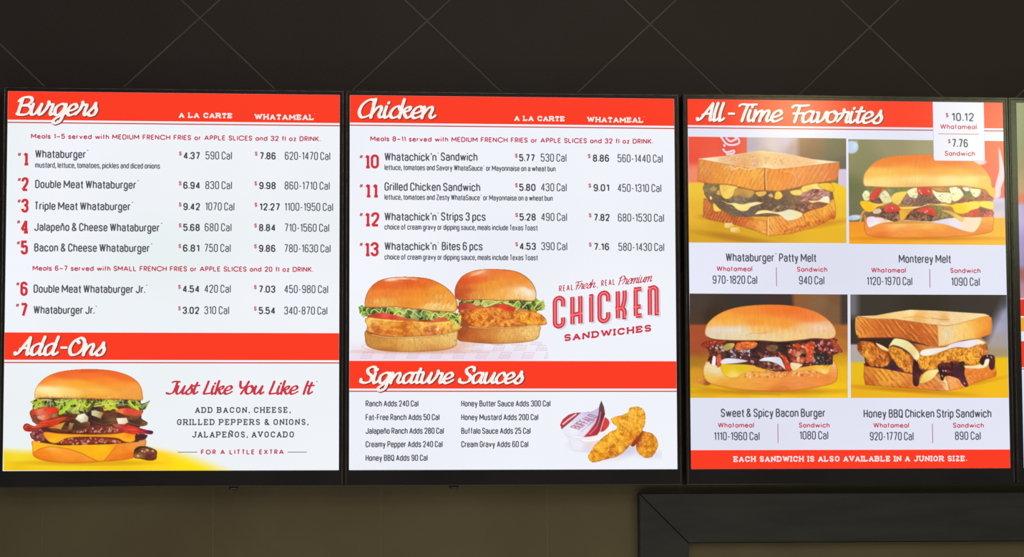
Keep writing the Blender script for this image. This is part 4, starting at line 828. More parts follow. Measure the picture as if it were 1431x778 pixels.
    c.fill('beef_patty', mid, [(530, 550, '9c7468'), (620, 520, '806050'), (700, 560, '80584c'), (600, 590, '8c6050')], [('n', .25, 14, 8)], wob=4); c.specks(mid, ['c89888', '5c3c34'], 50, 7, 55, .6)
    m2 = [(935, 565), (1000, 540), (1100, 520), (1170, 470), (1250, 500), (1285, 540), (1270, 552), (1100, 556), (1000, 575)]
    c.fill('ham_edge', m2, [(1000, 560, '8c5048'), (1080, 545, 'b06850'), (1200, 500, 'b04c34'), (1230, 530, 'a83028'), (1100, 540, '8a6048')], [('n', .25, 14, 10)], wob=4); c.specks(m2, ['d88068', '702820'], 30, 7, 56, .6)
    m3 = [(200, 545), (300, 530), (310, 575), (240, 575)]
    c.fill('beef_patty', m3, '785048', [('n', .3, 12, 10)], wob=5)
    for p, cc in (([(170, 440), (260, 430), (350, 440), (320, 455), (230, 465), (190, 480)], [(200, 450, '7c8048'), (300, 440, 'a08050')]), ([(360, 470), (400, 440), (600, 432), (560, 455), (480, 475), (400, 500)], [(420, 460, '708050'), (500, 450, '80884c'), (380, 480, '98a070')]),
                  ([(980, 440), (1030, 470), (1080, 475), (1110, 520), (1060, 520), (1000, 475)], [(1000, 455, '506444'), (1060, 490, '7c7848')]), ([(740, 440), (900, 430), (900, 470), (820, 475)], [(800, 450, 'd89c58'), (880, 460, 'c08c50')])):
        c.fill('roasted_pepper', p, cc, [('n', .12, 16, 10)], rim=('48542c', 6, .5))
    for p, cc in (([(138, 500), (165, 465), (200, 480), (200, 545), (160, 555), (145, 530)], [(160, 500, 'f4f4c8'), (180, 540, 'e4e4a8')]),
                  ([(290, 510), (330, 465), (360, 480), (380, 510), (400, 560), (340, 580), (310, 560)], [(330, 500, 'e8ecc0'), (340, 560, 'f0e0a0'), (380, 540, 'e8e0b0')]),
                  ([(530, 470), (615, 440), (620, 525), (560, 525), (540, 500)], [(580, 480, 'fbf0c0'), (600, 510, 'f4e8b8')]),
                  ([(750, 460), (800, 480), (915, 490), (915, 575), (860, 570), (820, 560), (780, 520)], [(800, 500, 'f8f4d0'), (860, 550, 'f4f0c4'), (900, 510, 'fbf0b8')]),
                  ([(905, 440), (975, 435), (1025, 495), (1000, 535), (960, 560), (925, 550), (915, 500)], [(950, 470, 'f8f8d8'), (960, 530, 'f4f0b0')]),
                  ([(1080, 450), (1170, 455), (1170, 500), (1140, 525), (1110, 515), (1090, 480)], [(1120, 480, 'f4f4c0')]), ([(1020, 435), (1100, 435), (1080, 465), (1040, 470)], [(1050, 450, 'f4f4d8')])):
        c.fill('creamy_dressing', p, cc, [('n', .06, 14, 14)], rim=('b8a868', 6, .55)); c.specks(p, ['90a068', 'c8c890'], 5, 5, int(p[0][0]), .7)
    c.fill('yellow_cheese', [(390, 530), (420, 490), (480, 475), (530, 478), (500, 530), (460, 590), (420, 580), (400, 565)], [(430, 520, 'f8d868'), (500, 490, 'fbd860'), (440, 570, 'f8c850')], rim=('b88830', 7, .5))
    for p in ([(205, 510), (240, 465), (280, 445), (310, 450), (290, 490), (260, 540), (215, 550), (200, 530)], [(325, 610), (380, 590), (440, 600), (475, 635), (400, 655), (340, 655)], [(610, 645), (680, 610), (760, 620), (790, 690), (730, 680), (670, 660)], [(620, 450), (660, 425), (730, 435), (745, 500), (700, 505), (630, 495)]):
        c.fill('tomato_piece', p, [(p[0][0], p[0][1], 'd85840'), (p[2][0], p[2][1], 'e84c38'), (p[4][0], p[4][1], 'd03830')], [('n', .1, 16, 16)], rim=('a83828', 8, .6))
    for x, y in ((640, 468), (655, 490), (718, 470), (705, 645), (400, 620), (690, 655)): c.blob(x, y, 10, 5, 1, 'fbd0c8', .8)
    c.fill('grilled_onion', [(230, 640), (280, 620), (308, 640), (290, 665), (240, 668)], [(270, 640, 'e0c8a0')], rim=('a08860', 6, .5))
    tb = [(155, 420), (148, 350), (175, 290), (250, 215), (360, 172), (520, 155), (700, 150), (900, 170), (1060, 195), (1150, 230), (1220, 290), (1262, 360), (1275, 430), (1305, 455), (1295, 520), (1260, 510), (1220, 460), (1160, 445), (1000, 425), (880, 430), (700, 432), (620, 435), (400, 438), (220, 430)]
    c.fill('top_bun', tb, [(300, 230, 'f08838'), (450, 190, 'f08030'), (700, 180, 'f07c34'), (950, 220, 'f07c2c'), (1100, 260, 'f08830'), (300, 300, 'fcc458'), (550, 300, 'fbb450'), (800, 290, 'fbac48'), (1000, 300, 'fcb84c'), (300, 380, 'fce088'), (600, 370, 'fcd888'), (900, 370, 'fce49c'), (1100, 370, 'fce490'), (1230, 380, 'fbb848'), (190, 330, 'fbc058'), (180, 400, 'fbdc88'), (1270, 480, 'fbb830'), (700, 240, 'f48c38'), (1200, 300, 'f4983c'), (600, 425, 'f4c070')],
           [('n', .03, 12, 60)], rim=('d08038', 12, .6), power=4)
    c.line([(170, 430), (400, 442), (620, 438), (880, 436), (1000, 430), (1160, 450)], 'b07038', 8, .6)
    return c

def pic_bacon_burger():
    c = Pic(963, 410.6, 1185.4, 555.8, 962, 408, 6.276, quad=[(963.6, 410), (1184.4, 411.3), (1184.8, 555.8), (964.2, 555.7)])
    X, Y = c.X, c.Y; W = lambda a: a[..., None]
    c.col = c.colour(X, Y, [(100, 100, '443830'), (500, 60, '342c28'), (800, 60, '3c2c24'), (60, 240, '4c3424'), (200, 200, '38281c')])
    a = W(np.clip((X - 890 - Y * .1) / 40, 0, 1)); c.col = c.col * (1 - a) + c.colour(X, Y, [(950, 80, '8c5830'), (1150, 100, '846040'), (1250, 160, '7c5838'), (1300, 60, '785034')]) * a
    a = W(np.clip((X - 1320) / 30, 0, 1)); c.col = c.col * (1 - a) + hexc('40342c') * a
    a = W(np.clip((Y - 275) / 20, 0, 1) * np.clip((260 - X) / 40, 0, 1)); c.col = c.col * (1 - a) + hexc('a84c28') * a
    a = W(np.clip((Y - 270) / 30, 0, 1) * np.clip((X - 1150) / 60, 0, 1)); c.col = c.col * (1 - a) + c.colour(X, Y, [(1350, 330, 'b06428'), (1350, 430, 'b87424'), (1370, 380, 'a86430')]) * a
    tb_ = c.colour(X, Y, [(60, 600, 'a8741c'), (60, 720, 'd89820'), (60, 900, 'e0b010'), (300, 880, 'ecb408'), (1350, 560, 'dca008'), (1350, 700, 'ecb80c'), (1300, 880, 'f4c410'), (700, 910, 'f0bc08'), (60, 500, '984c20'), (1340, 520, 'c08c18')])
    a = W(np.clip((Y - 490) / 90, 0, 1)); c.col = c.col * (1 - a) + tb_ * a
    c.col *= (1 + .05 * fbm(X / 50, Y / 16, 9))[..., None]
    b = c.part('backdrop'); c.id[:] = b
    c.line([(20, 830), (200, 850), (400, 880), (800, 900)], 'c89408', 14, .5); c.blob(720, 870, 540, 24, .0, 'b87008', .7, 5)
    c.fill('bun_crumb', [(65, 760), (110, 740), (190, 750), (210, 800), (140, 818), (80, 790)], [(100, 765, 'e09038'), (180, 790, '98501c')], [('n', .15, 16, 12)], wob=4)
    c.fill('bottom_bun', [(185, 608), (146, 632), (130, 670), (132, 730), (160, 780), (240, 820), (400, 850), (700, 870), (950, 862), (1180, 825), (1285, 790), (1310, 730), (1306, 655), (1285, 618), (1250, 602), (900, 640), (500, 640)],
           [(160, 650, 'f0d8a0'), (240, 690, 'ecdcb8'), (180, 740, 'f0c050'), (350, 790, 'f0a838'), (500, 800, 'f0a43c'), (700, 800, 'f49c40'), (950, 790, 'f09048'), (1200, 740, 'ee8838'), (1270, 680, 'f0a050'), (800, 850, 'd87830'), (300, 830, 'e09830'), (1290, 640, 'f4c070')], [('n', .05, 50, 14)], rim=('a85818', 14, .65))
    c.specks([(480, 700), (1150, 690), (1150, 740), (500, 745)], ['fbd8a0', 'd87838', 'f8b868', 'b85828'], 110, 7, 61, .7)
    c.fill('filling', [(175, 560), (1268, 560), (1262, 635), (900, 690), (600, 692), (300, 650), (190, 628)], '50261c', [('n', .3, 20, 12)], sm=False)
    c.fill('yellow_cheese', [(280, 625), (350, 630), (520, 635), (680, 660), (760, 690), (980, 660), (1150, 630), (1245, 620), (1240, 690), (1200, 722), (1140, 700), (1060, 690), (900, 700), (700, 705), (520, 700), (440, 740), (370, 752), (320, 730), (290, 690)],
           [(330, 660, 'e8c010'), (450, 670, 'dcc018'), (600, 680, 'f0b038'), (400, 735, 'f8d870'), (1050, 680, 'f0a838'), (1200, 650, 'f0b028'), (1190, 700, 'fcd880'), (800, 695, 'e89830'), (980, 680, 'f4b048')], rim=('b87818', 9, .55))
    mt = [(110, 465), (180, 425), (400, 420), (600, 425), (900, 420), (1100, 410), (1290, 405), (1300, 450), (1350, 520), (1290, 540), (1265, 560), (1268, 620), (1235, 640), (1100, 640), (980, 655), (900, 690), (760, 695), (620, 660), (520, 620), (400, 590), (300, 580), (220, 620), (170, 600), (190, 560), (165, 500)]
    c.fill('beef_patty', mt, [(200, 470, '6c3020'), (300, 490, '503428'), (500, 540, '5c2c2c'), (560, 480, '2c201c'), (700, 540, '582420'), (850, 470, '28201c'), (1000, 500, '6c3424'), (1050, 430, '281c1c'), (1180, 520, '302420'), (1200, 470, '6c2420'), (1150, 590, '342824'), (1280, 480, '702c20'), (700, 650, '6a3428'), (200, 590, '682418'), (1000, 610, '602c24')], [('n', .4, 16, 12), ('mix', '1c1414', .1, 30, 20, .7)], wob=7)
    c.specks([(360, 500), (540, 510), (540, 570), (380, 580)], ['d8c8e8', 'a088a0', '40201c', 'f0e0f8'], 50, 7, 62, .85)
    c.specks([(180, 440), (330, 440), (330, 520), (200, 530)], ['d8b8c8', 'a04838', '40201c', 'c87850'], 40, 8, 63, .8)
    c.specks([(600, 520), (800, 520), (800, 570), (600, 570)], ['c898a0', '8c3c30', '301818'], 40, 7, 64, .8)
    c.specks([(620, 620), (830, 620), (830, 690), (640, 690)], ['c08878', '38201c', 'd8a898', '8c4434'], 60, 7, 65, .8)
    c.specks([(860, 470), (1110, 440), (1100, 620), (900, 620)], ['d84c28', 'f09468', '8c2c18', '2c1c18', 'f8b890', 'c83c20'], 120, 11, 66, .85)
    c.specks([(1130, 430), (1320, 430), (1330, 530), (1150, 540)], ['b03028', 'e0a8b0', '702018', 'd86858', '2c1818'], 70, 9, 67, .85)
    c.specks([(1080, 560), (1260, 560), (1240, 640), (1060, 640)], ['2c2420', '685048', 'b8b0c0'], 40, 8, 68, .7)
    bc = [([(115, 470), (160, 435), (260, 425), (340, 430), (300, 450), (200, 470), (150, 480)], 'a02c18'), ([(410, 470), (440, 440), (560, 432), (608, 450), (580, 490), (520, 500), (450, 512), (415, 500)], 'e06828'), ([(780, 520), (830, 550), (880, 600), (900, 690), (850, 680), (830, 600)], 'd84020'),
          ([(1020, 460), (1080, 450), (1100, 500), (1080, 600), (1040, 610), (1030, 530)], 'd85028'), ([(1240, 410), (1290, 420), (1300, 450), (1350, 520), (1300, 520), (1260, 470)], 'a84030'), ([(250, 560), (290, 550), (285, 640), (250, 655)], 'd85838')]
    for p, h in bc:
        c.fill('bacon_piece', p, h, [('n', .35, 18, 14), ('mix', 'f8b878', .12, 14, 14, .6)], wob=5, rim=('6c1c10', 8, .6))
    c.fill('bacon_piece', [(300, 490), (340, 450), (405, 450), (390, 490), (330, 515)], [(350, 480, 'b09848'), (390, 465, 'd8b860')], rim=('604018', 8, .6))
    c.fill('bacon_piece', [(680, 480), (740, 460), (790, 480), (760, 520), (700, 515)], [(720, 490, '80583c')], [('n', .3, 14, 12)], rim=('30201c', 8, .6))
    for p, cc in (([(285, 605), (330, 580), (440, 585), (522, 605), (440, 622), (330, 630), (290, 630)], [(360, 605, 'e8e4f0'), (480, 605, 'd8d4e0')]), ([(620, 600), (660, 575), (720, 568), (800, 572), (830, 620), (850, 680), (800, 640), (720, 610), (650, 605)], [(700, 590, 'e4ecf4'), (800, 610, 'd8dce4'), (840, 660, 'f0d8c8')]),
                  ([(205, 640), (215, 565), (240, 570), (235, 640)], [(222, 600, 'f8f0f4')]), ([(895, 620), (940, 620), (1000, 635), (970, 665), (930, 690), (900, 670)], [(940, 650, 'f8e4b8'), (920, 680, 'f0c888')])):
        c.fill('white_sauce', p, cc, rim=('8c7480', 6, .5))
    for x, y, r in ((560, 610, 16), (1255, 510, 12), (245, 490, 12), (900, 505, 8), (1120, 470, 7)): c.blob(x, y, r, r * .7, .6, 'f0dcf0', .85)
    c.blob(560, 612, 9, 6, .6, '582840', .8)
    tb = [(152, 380), (150, 320), (180, 260), (260, 195), (380, 145), (540, 118), (740, 110), (920, 122), (1080, 160), (1190, 215), (1265, 285), (1292, 350), (1278, 395), (1220, 412), (1100, 405), (1000, 418), (800, 435), (640, 425), (500, 425), (350, 422), (220, 412)]
    c.fill('top_bun', tb, [(300, 210, 'f4a038'), (500, 160, 'f08c30'), (750, 150, 'f07828'), (900, 160, 'f07024'), (1050, 220, 'f07830'), (350, 270, 'f8b040'), (600, 260, 'f49830'), (850, 280, 'f49a34'), (230, 320, 'e4d4cc'), (400, 330, 'e8dcd0'), (200, 370, 'e0d0b0'), (500, 370, 'e8d4a8'), (700, 390, 'ecd09c'), (900, 380, 'f0cc88'), (1050, 310, 'f4c080'), (1170, 310, 'ecd4cc'), (1200, 370, 'ecc890'), (1230, 290, 'f0b880'), (1250, 350, 'f0c080'), (180, 290, 'f4b048'), (650, 330, 'f4b858'), (1130, 230, 'f08c40')],
           [('n', .04, 14, 60)], rim=('d8802c', 12, .7), power=4)
    for k in range(26):
        x = 540 + k * 26; c.line([(x, 300 + (k * 37 % 30)), (x + 4, 345 + (k * 53 % 40))], ('fbe0b8', 'e8a050')[k % 2], 7, .35)
    c.line([(500, 385), (560, 360), (640, 362), (700, 350)], 'b88850', 4, .6); c.line([(640, 350), (680, 360)], 'c89050', 4, .6)
    c.line([(170, 395), (220, 415), (350, 427), (500, 430), (640, 430), (800, 440), (1000, 424), (1100, 410), (1220, 415)], '6a2c14', 8, .7)
    return c

def pic_strip_sandwich():
    c = Pic(1188.2, 412, 1409, 555.8, 1186, 408, 6.276, quad=[(1188.2, 411.3), (1406.6, 411.9), (1409.4, 555.7), (1189, 555.8)])
    X, Y = c.X, c.Y; W = lambda a: a[..., None]
    c.col = c.colour(X, Y, [(200, 80, '383028'), (700, 80, '30281e'), (1100, 90, '342c24'), (1100, 160, '38302c')])
    a = W(np.clip((110 - X) / 60, 0, 1) * np.clip((260 - Y) / 80, 0, 1)); c.col = c.col * (1 - a) + hexc('6c6c70') * a
    a = W(np.clip((X - 1310 + (Y - 60) * .45) / 110, 0, 1)); c.col = c.col * (1 - a) + c.colour(X, Y, [(1300, 120, '6c6c74'), (1350, 200, '9c9cb8'), (1300, 300, 'a8a4bc'), (1300, 420, 'a89c98'), (1360, 80, '505460')]) * a
    a = W(np.clip((Y - 450) / 16, 0, 1) * (X < 300)); c.col = c.col * (1 - a) + hexc('b0a8a0') * a
    a = W(np.clip((Y - 470) / 40, 0, 1) * (X > 900)); c.col = c.col * (1 - a) + hexc('a89470') * a
    tb_ = c.colour(X, Y, [(60, 680, 'e8bc10'), (60, 900, 'ecb010'), (600, 910, 'f0b414'), (1350, 600, 'f0c008'), (1300, 880, 'f4bc10'), (1000, 900, 'f0b410')])
    a = W(np.clip((Y - 600 + np.clip(X - 900, 0, 400) * .11) / 30, 0, 1)); c.col = c.col * (1 - a) + tb_ * a
    b = c.part('backdrop'); c.id[:] = b
    c.blob(500, 860, 420, 18, .07, 'c07808', .8, 4); c.blob(1100, 800, 230, 16, -.2, 'd08c10', .7, 4)
    c.fill('toast_slice', [(135, 635), (300, 660), (560, 710), (700, 720), (860, 730), (890, 862), (830, 870), (600, 850), (400, 835), (145, 815), (130, 740)],
           [(170, 700, 'dc8830'), (170, 790, 'c86820'), (300, 720, 'f4a838'), (450, 760, 'f0a040'), (500, 830, 'd87028'), (700, 790, 'e88438'), (800, 830, 'd87838'), (860, 780, 'fce8b0'), (880, 840, 'fcdca0'), (750, 730, 'f0a050')],
           [('hatch', -40, 40, .6, 'a85014'), ('n', .08, 20, 14)], sm=False, rim=('904410', 14, .6))
    c.fill(len(c.names) - 1, [(860, 690), (1010, 660), (1280, 640), (1298, 700), (1290, 740), (1100, 800), (1000, 840), (890, 864), (850, 750)],
           [(920, 790, 'f4a860'), (1000, 810, 'ee8838'), (1100, 720, 'e87c28'), (1200, 700, 'ec8428'), (1270, 680, 'f08c30'), (1270, 730, 'd86c20')], [('n', .12, 20, 20), ('mix', 'f8b060', .1, 20, 20, .5)], sm=False, rim=('b05014', 14, .6))
    c.fill('filling', [(110, 400), (640, 460), (800, 475), (1160, 400), (1215, 440), (1200, 600), (900, 720), (640, 720), (150, 650)], [(200, 500, '3c1c14'), (600, 480, 'c87028'), (700, 480, 'd88838'), (1000, 440, 'd89040'), (560, 640, '50241c'), (900, 640, '70381c')], sm=False)
    c.fill('dark_sauce', [(140, 640), (150, 620), (300, 600), (560, 620), (640, 700), (560, 718), (400, 690), (300, 668), (200, 655)], [(200, 645, '4c1c10'), (400, 650, '38182c'), (480, 690, '6c2c30'), (360, 620, '382c28')], [('n', .3, 20, 14)], wob=4)
    ln = [(100, 420), (200, 395), (420, 395), (600, 470), (640, 560), (500, 600), (350, 500), (200, 450)]
    c.fill('dark_sauce', ln, [(200, 420, '381c18'), (330, 430, '30201c'), (550, 480, '502428'), (600, 500, 'c86828')], [('n', .2, 20, 14)], wob=4)
    def strip(p, cc, n, sd):
        c.fill('chicken_strip', p, cc, [('crust', .38, 34, '8c3c10', 'fcd060')], wob=6, rim=('80380c', 13, .75))
        c.curls(p, ['fccc50', 'b85414', 'f8b838', '8c3810'], n, 30, 9, sd, 1.3, .5)
    strip([(72, 490), (85, 445), (130, 430), (200, 435), (245, 470), (300, 500), (350, 540), (355, 620), (300, 660), (240, 650), (200, 660), (160, 620), (140, 570), (100, 545)], [(100, 480, 'b05428'), (170, 520, 'f0a028'), (180, 600, 'ee9830'), (250, 560, 'c05c20'), (310, 590, 'dc7c30'), (200, 460, 'dc8024')], 50, 71)
    strip([(345, 490), (400, 470), (480, 510), (550, 570), (570, 640), (560, 710), (500, 700), (430, 650), (390, 590), (350, 540)], [(380, 510, 'f4b040'), (450, 560, 'f0a028'), (520, 640, 'ee9838'), (550, 590, 'c06020'), (430, 620, 'f0a030')], 44, 72)
    strip([(600, 620), (620, 560), (700, 535), (800, 520), (900, 490), (1020, 470), (1120, 450), (1170, 425), (1210, 470), (1220, 530), (1180, 580), (1130, 630), (1060, 640), (950, 610), (800, 640), (780, 680), (680, 690), (620, 670)],
          [(650, 620, 'f4ac30'), (740, 600, 'f0a028'), (850, 580, 'f4b040'), (1000, 550, 'f8b438'), (1100, 570, 'f4a828'), (1190, 510, 'f0984c'), (900, 620, 'c86018'), (730, 670, 'ee9c30'), (1150, 480, 'ee9838')], 110, 73)
    c.line([(762, 560), (745, 610), (770, 660)], '9c4c14', 7, .7)
    for p, cc in (([(395, 410), (440, 405), (510, 425), (570, 470), (622, 540), (615, 590), (580, 590), (530, 530), (460, 485), (390, 465), (350, 480)], [(430, 430, 'f0ecb0'), (520, 470, 'ece0a0'), (600, 560, 'fcf0c0'), (560, 540, 'e8cc80')]),
                  ([(240, 445), (300, 470), (345, 500), (340, 520), (290, 500), (250, 470)], [(290, 480, 'f4e0a0')]),
                  ([(622, 540), (650, 505), (740, 490), (850, 480), (900, 450), (1020, 425), (1120, 412), (1170, 425), (1200, 450), (1120, 465), (1050, 490), (940, 485), (850, 510), (760, 545), (700, 560), (650, 560)], [(680, 530, 'f8f0e0'), (800, 505, 'f0e8e0'), (950, 460, 'e8e0f4'), (1080, 445, 'f0e8f4'), (1160, 440, 'f8ecd0')]),
                  ([(620, 790), (650, 720), (700, 685), (790, 678), (770, 720), (730, 765), (670, 795), (630, 800)], [(680, 740, 'f4d878'), (740, 700, 'fce8a0'), (650, 780, 'ecc458')]),
                  ([(1010, 645), (1100, 640), (1170, 625), (1200, 585), (1235, 590), (1215, 650), (1150, 672), (1020, 668)], [(1050, 655, 'f8d898'), (1180, 650, 'fce8b8'), (1215, 610, 'fcf0d0')])):
        c.fill('melted_cheese', p, cc, rim=('a87838', 9, .6))
    for p in ([(565, 620), (600, 600), (620, 670), (640, 700), (620, 760), (615, 810), (590, 828), (565, 800), (560, 720)], [(780, 660), (810, 625), (1000, 640), (1015, 720), (1035, 780), (1050, 820), (1020, 832), (990, 800), (960, 760), (880, 735), (840, 745), (830, 775), (805, 765), (795, 700)],
              [(1150, 620), (1155, 580), (1200, 550), (1270, 555), (1283, 600), (1275, 670), (1245, 680), (1228, 640), (1235, 590), (1200, 590), (1180, 640)]):
        c.fill('dark_sauce', p, [(p[0][0], p[0][1], '301418'), (p[2][0], p[2][1], '401820'), (p[4][0], p[4][1], '5c2438'), (p[-2][0], p[-2][1], '3c1818')], [('n', .2, 22, 16)], rim=('240c0c', 8, .6), wob=2)
    c.blob(870, 695, 30, 12, .2, 'a82828', .7); c.specks([(790, 620), (1010, 620), (1010, 640), (800, 650)], ['201010', '6c2c20'], 40, 9, 74, .9, 1.6, 1.3)
    for x, y in ((1015, 800), (820, 735), (1250, 570), (1215, 560), (850, 690), (596, 600), (828, 690)): c.blob(x, y, 9, 5, 1, 'f0d8dc', .8)
    toast_top(c, [(75, 212), (240, 205), (400, 175), (540, 155), (800, 165), (1000, 178), (1190, 190), (1230, 205), (1150, 222), (1050, 250), (950, 278), (860, 292), (740, 284), (600, 262), (400, 235), (200, 232)],
              [(60, 225), (75, 212), (200, 230), (400, 233), (600, 260), (780, 288), (790, 478), (700, 470), (560, 430), (420, 400), (200, 400), (85, 405), (65, 360)],
              [(775, 286), (860, 292), (950, 276), (1050, 248), (1150, 220), (1225, 203), (1250, 225), (1252, 300), (1240, 370), (1150, 405), (1000, 425), (850, 470), (785, 478)],
              [(80, 260, 'f09840'), (150, 310, 'dc7828'), (90, 370, 'f09838'), (300, 320, 'c86424'), (450, 320, 'cc6824'), (600, 350, 'c86020'), (700, 400, 'c46024'), (550, 400, 'b45420'), (740, 330, 'e08838')],
              [(860, 370, 'ecdcb8'), (800, 350, 'f4c880'), (950, 360, 'f8d080'), (1040, 350, 'fcd070'), (1150, 320, 'f8b040'), (1220, 280, 'f49430'), (1200, 370, 'ee8428'), (860, 460, 'f4c888')],
              [(300, 215, 'f8c878'), (550, 180, 'fce4a8'), (600, 220, 'ecb058'), (750, 215, 'f8d098'), (850, 240, 'e0a050'), (900, 220, 'f8dca8'), (1150, 205, 'fce0a0'), (850, 280, 'fce4b0'), (450, 215, 'f8d488')],
              [('hatch', -38, 42, .55, 'f8a850'), ('hatch', -38, 29, .45, 'a04814'), ('n', .07, 30, 20)], [('hatch', 8, 20, .28, 'd89848'), ('n', .05, 20, 30)])
    c.line([(75, 405), (200, 404), (420, 402), (560, 432), (700, 474)], '6c2c18', 9, .8)
    c.line([(66, 225), (60, 300), (70, 370)], 'fcc860', 9, .7); c.line([(1248, 225), (1255, 300), (1243, 365)], 'f8a050', 8, .7)
    c.line([(720, 225), (800, 240), (880, 240)], 'c88030', 10, .5); c.line([(480, 225), (600, 215), (700, 230)], 'e8a850', 14, .5)
    return c
# ------------------------------------------------------------------ the four menu boards
m_case = principled('black_casing', (.018, .015, .013), .2, .5); noise_mix(m_case, (.016, .0125, .011), (.022, .018, .015), 6); bump(m_case, 220, .15, .001)
m_edge = principled('brushed_edge', (.2, .17, .12), .34, .5, .9); noise_mix(m_edge, (.15, .12, .08), (.28, .24, .16), 30)
U = .002
ZTOP, ZBOT = ZC + 545.2 * U, ZC + 18.9 * U
def screen_mat(a, b, seed):
    m = principled('display_white', (.012, .012, .012), GLOSS, .5, 0, hx(a), 1.0)
    noise_mix(m, hx(a), hx(b), 2.2, 'Emission Color', 1, lo=.3, hi=.7); return m
def board(xa, xb, label, ca, cb, feet=()):
    r = bpy.data.objects.new('menu_board', None); C.objects.link(r); r['label'] = label; r['category'] = 'menu board'; r['group'] = 'backlit menu boards on the tiled wall'
    r.location = ((xa + xb) / 2, WY, ZBOT - .045)
    r.matrix_world  # base at the lower rear edge
    bz = .0138; bl = .0236 if xa > 2.08 else bz; bt = .0145; bb = .044
    O = r.location
    def P(name, V, F, mat): 
        o = mesh(name, [(v[0] - O.x, v[1] - O.y, v[2] - O.z) for v in V], F, r, mat); return o
    # casing: back box and a frame around the glass
    V, F = [], []
    box(xa - bl, xb + bz, .006, WY - .0006, ZBOT - bb, ZTOP + bt, V, F); c = P('casing', V, F, m_case); bevel(c, .002)
    V, F = [], []
    o = [(xa - bl, ZBOT - bb), (xb + bz, ZBOT - bb), (xb + bz, ZTOP + bt), (xa - bl, ZTOP + bt)]; i = [(xa, ZBOT), (xb, ZBOT), (xb, ZTOP), (xa, ZTOP)]
    for y in (-.004, .0058):
        V += [(p[0], y, p[1]) for p in o] + [(p[0], y, p[1]) for p in i]
    for k in range(4):
        j = (k + 1) % 4; F += [(k, j, 4 + j, 4 + k), (8 + j, 8 + k, 12 + k, 12 + j), (k, 8 + k, 8 + j, j), (4 + j, 12 + j, 12 + k, 4 + k)]
    b = P('bezel', V, F, m_case); bevel(b, .0012)
    # thin bright edge along the outside of the bezel
    s, t = .0042, .0022
    for nm, x0, x1, z0, z1 in (('edge_trim', xa - bl + s, xa - bl + s + t, ZBOT - bb + .004, ZTOP + bt - .004), ('edge_trim', xb + bz - s - t, xb + bz - s, ZBOT - bb + .004, ZTOP + bt - .004), ('edge_trim', xa - bl + s, xb + bz - s, ZTOP + bt - .0065, ZTOP + bt - .0043)):
        V, F = [], []; box(x0, x1, -.0062, -.0041, z0, z1, V, F); q = P(nm, V, F, m_edge); bevel(q, .0009, 2)
    V, F = [], []; box(xa + .0002, xb - .0002, 0, .0055, ZBOT + .0002, ZTOP - .0002, V, F)
    P('screen', V, F, screen_mat(ca, cb, 0))
    for px in feet:
        x = float(at(px, 682)[0]); V, F = [], []
        box(x - .012, x + .012, .012, .05, ZBOT - bb - .009, ZBOT - bb + .002, V, F); q = P('mounting_foot', V, F, m_case); bevel(q, .004, 3)
    r['_xa'] = xa; r['_xb'] = xb
    return r
def shift(r, V):
    O = r.location; return [(v[0] - O.x, v[1] - O.y, v[2] - O.z) for v in V]
def flat(r, name, poly, y, col, parent=None):
    return mesh(name, shift(r, [(p[0], y, p[1]) for p in poly]), [tuple(range(len(poly)))], parent or r, lit(col))
def rect(r, name, xa, xb, z0, z1, y, col): return flat(r, name, [(xa, z0), (xb, z0), (xb, z1), (xa, z1)], y, col)
def zrow(px, py): return float(at(px, py)[1])
def letters(r, name, strokes, x, z, y, bold, col, caps=False, nib=0, shear=0, parent=None):
    V, F = ribbons(strokes, bold, caps, nib)
    W = [(x + v[0], y, z + v[1] + shear * v[0]) for v in V]
    return mesh(name, shift(r, W), F, parent or r, lit(col))
def T(r, name, text, style, x0, x1, yb, cap, bold, col, gap=None, space=None, serif=False, slope=0, sm=None, y=-.0012):
    """lettering from pixel x0 to x1 on baseline yb, cap pixels high"""
    xa, za = map(float, at(x0, yb)); xb = float(at(x1, yb)[0]); z1 = float(at(x0, yb - cap)[1])
    st = text_strokes(text, style, xb - xa, z1 - za, bold * PX, gap, space, serif)
    return letters(r, name, st, xa, za, y, bold * PX, col, shear=slope)
def script(r, name, text, x0, x1, yb, cap, bold, col, shadow=None, slant=.25, space=.3, slope=0):
    xa, za = map(float, at(x0, yb)); xb = float(at(x1, yb)[0]); z1 = float(at(x0, yb - cap)[1])
    st = script_strokes(text, xb - xa, z1 - za, bold * PX, slant, space)
    o = letters(r, name, st, xa, za, -.0016, bold * PX, col, True, .42, slope)
    if shadow:
        for k, (d, yy) in enumerate(((1.1, -.0009),)):
            letters(r, name.replace('lettering', 'shadow'), st, xa + d * 1.1 * PX, za - d * .9 * PX, yy, (bold + 1.1) * PX, shadow, True, .38, slope, o)
    return o
GREY, RED, NUM, BAND, CREAM, MAR = '55555f', 'c03e54', 'd2303a', 'fb3719', 'fbf0ea', 'a83c3c'
def band(r, py0, py1, dbl=True):
    xa, xb = r['_xa'], r['_xb']; pxl = {B1: 11, B2: 489, B3: 962}.get(r, 1420)
    z0, z1 = zrow(pxl, py1), (ZTOP - .0002 if py0 is None else zrow(pxl, py0))
    rect(r, 'header_band', xa + .0003, xb - .0003, z0, z1, -.0004, BAND)
    if dbl: rect(r, 'header_rule', xa + .0003, xb - .0003, z0 - 4.6 * PX, z0 - 2.9 * PX, -.0004, 'c84840')

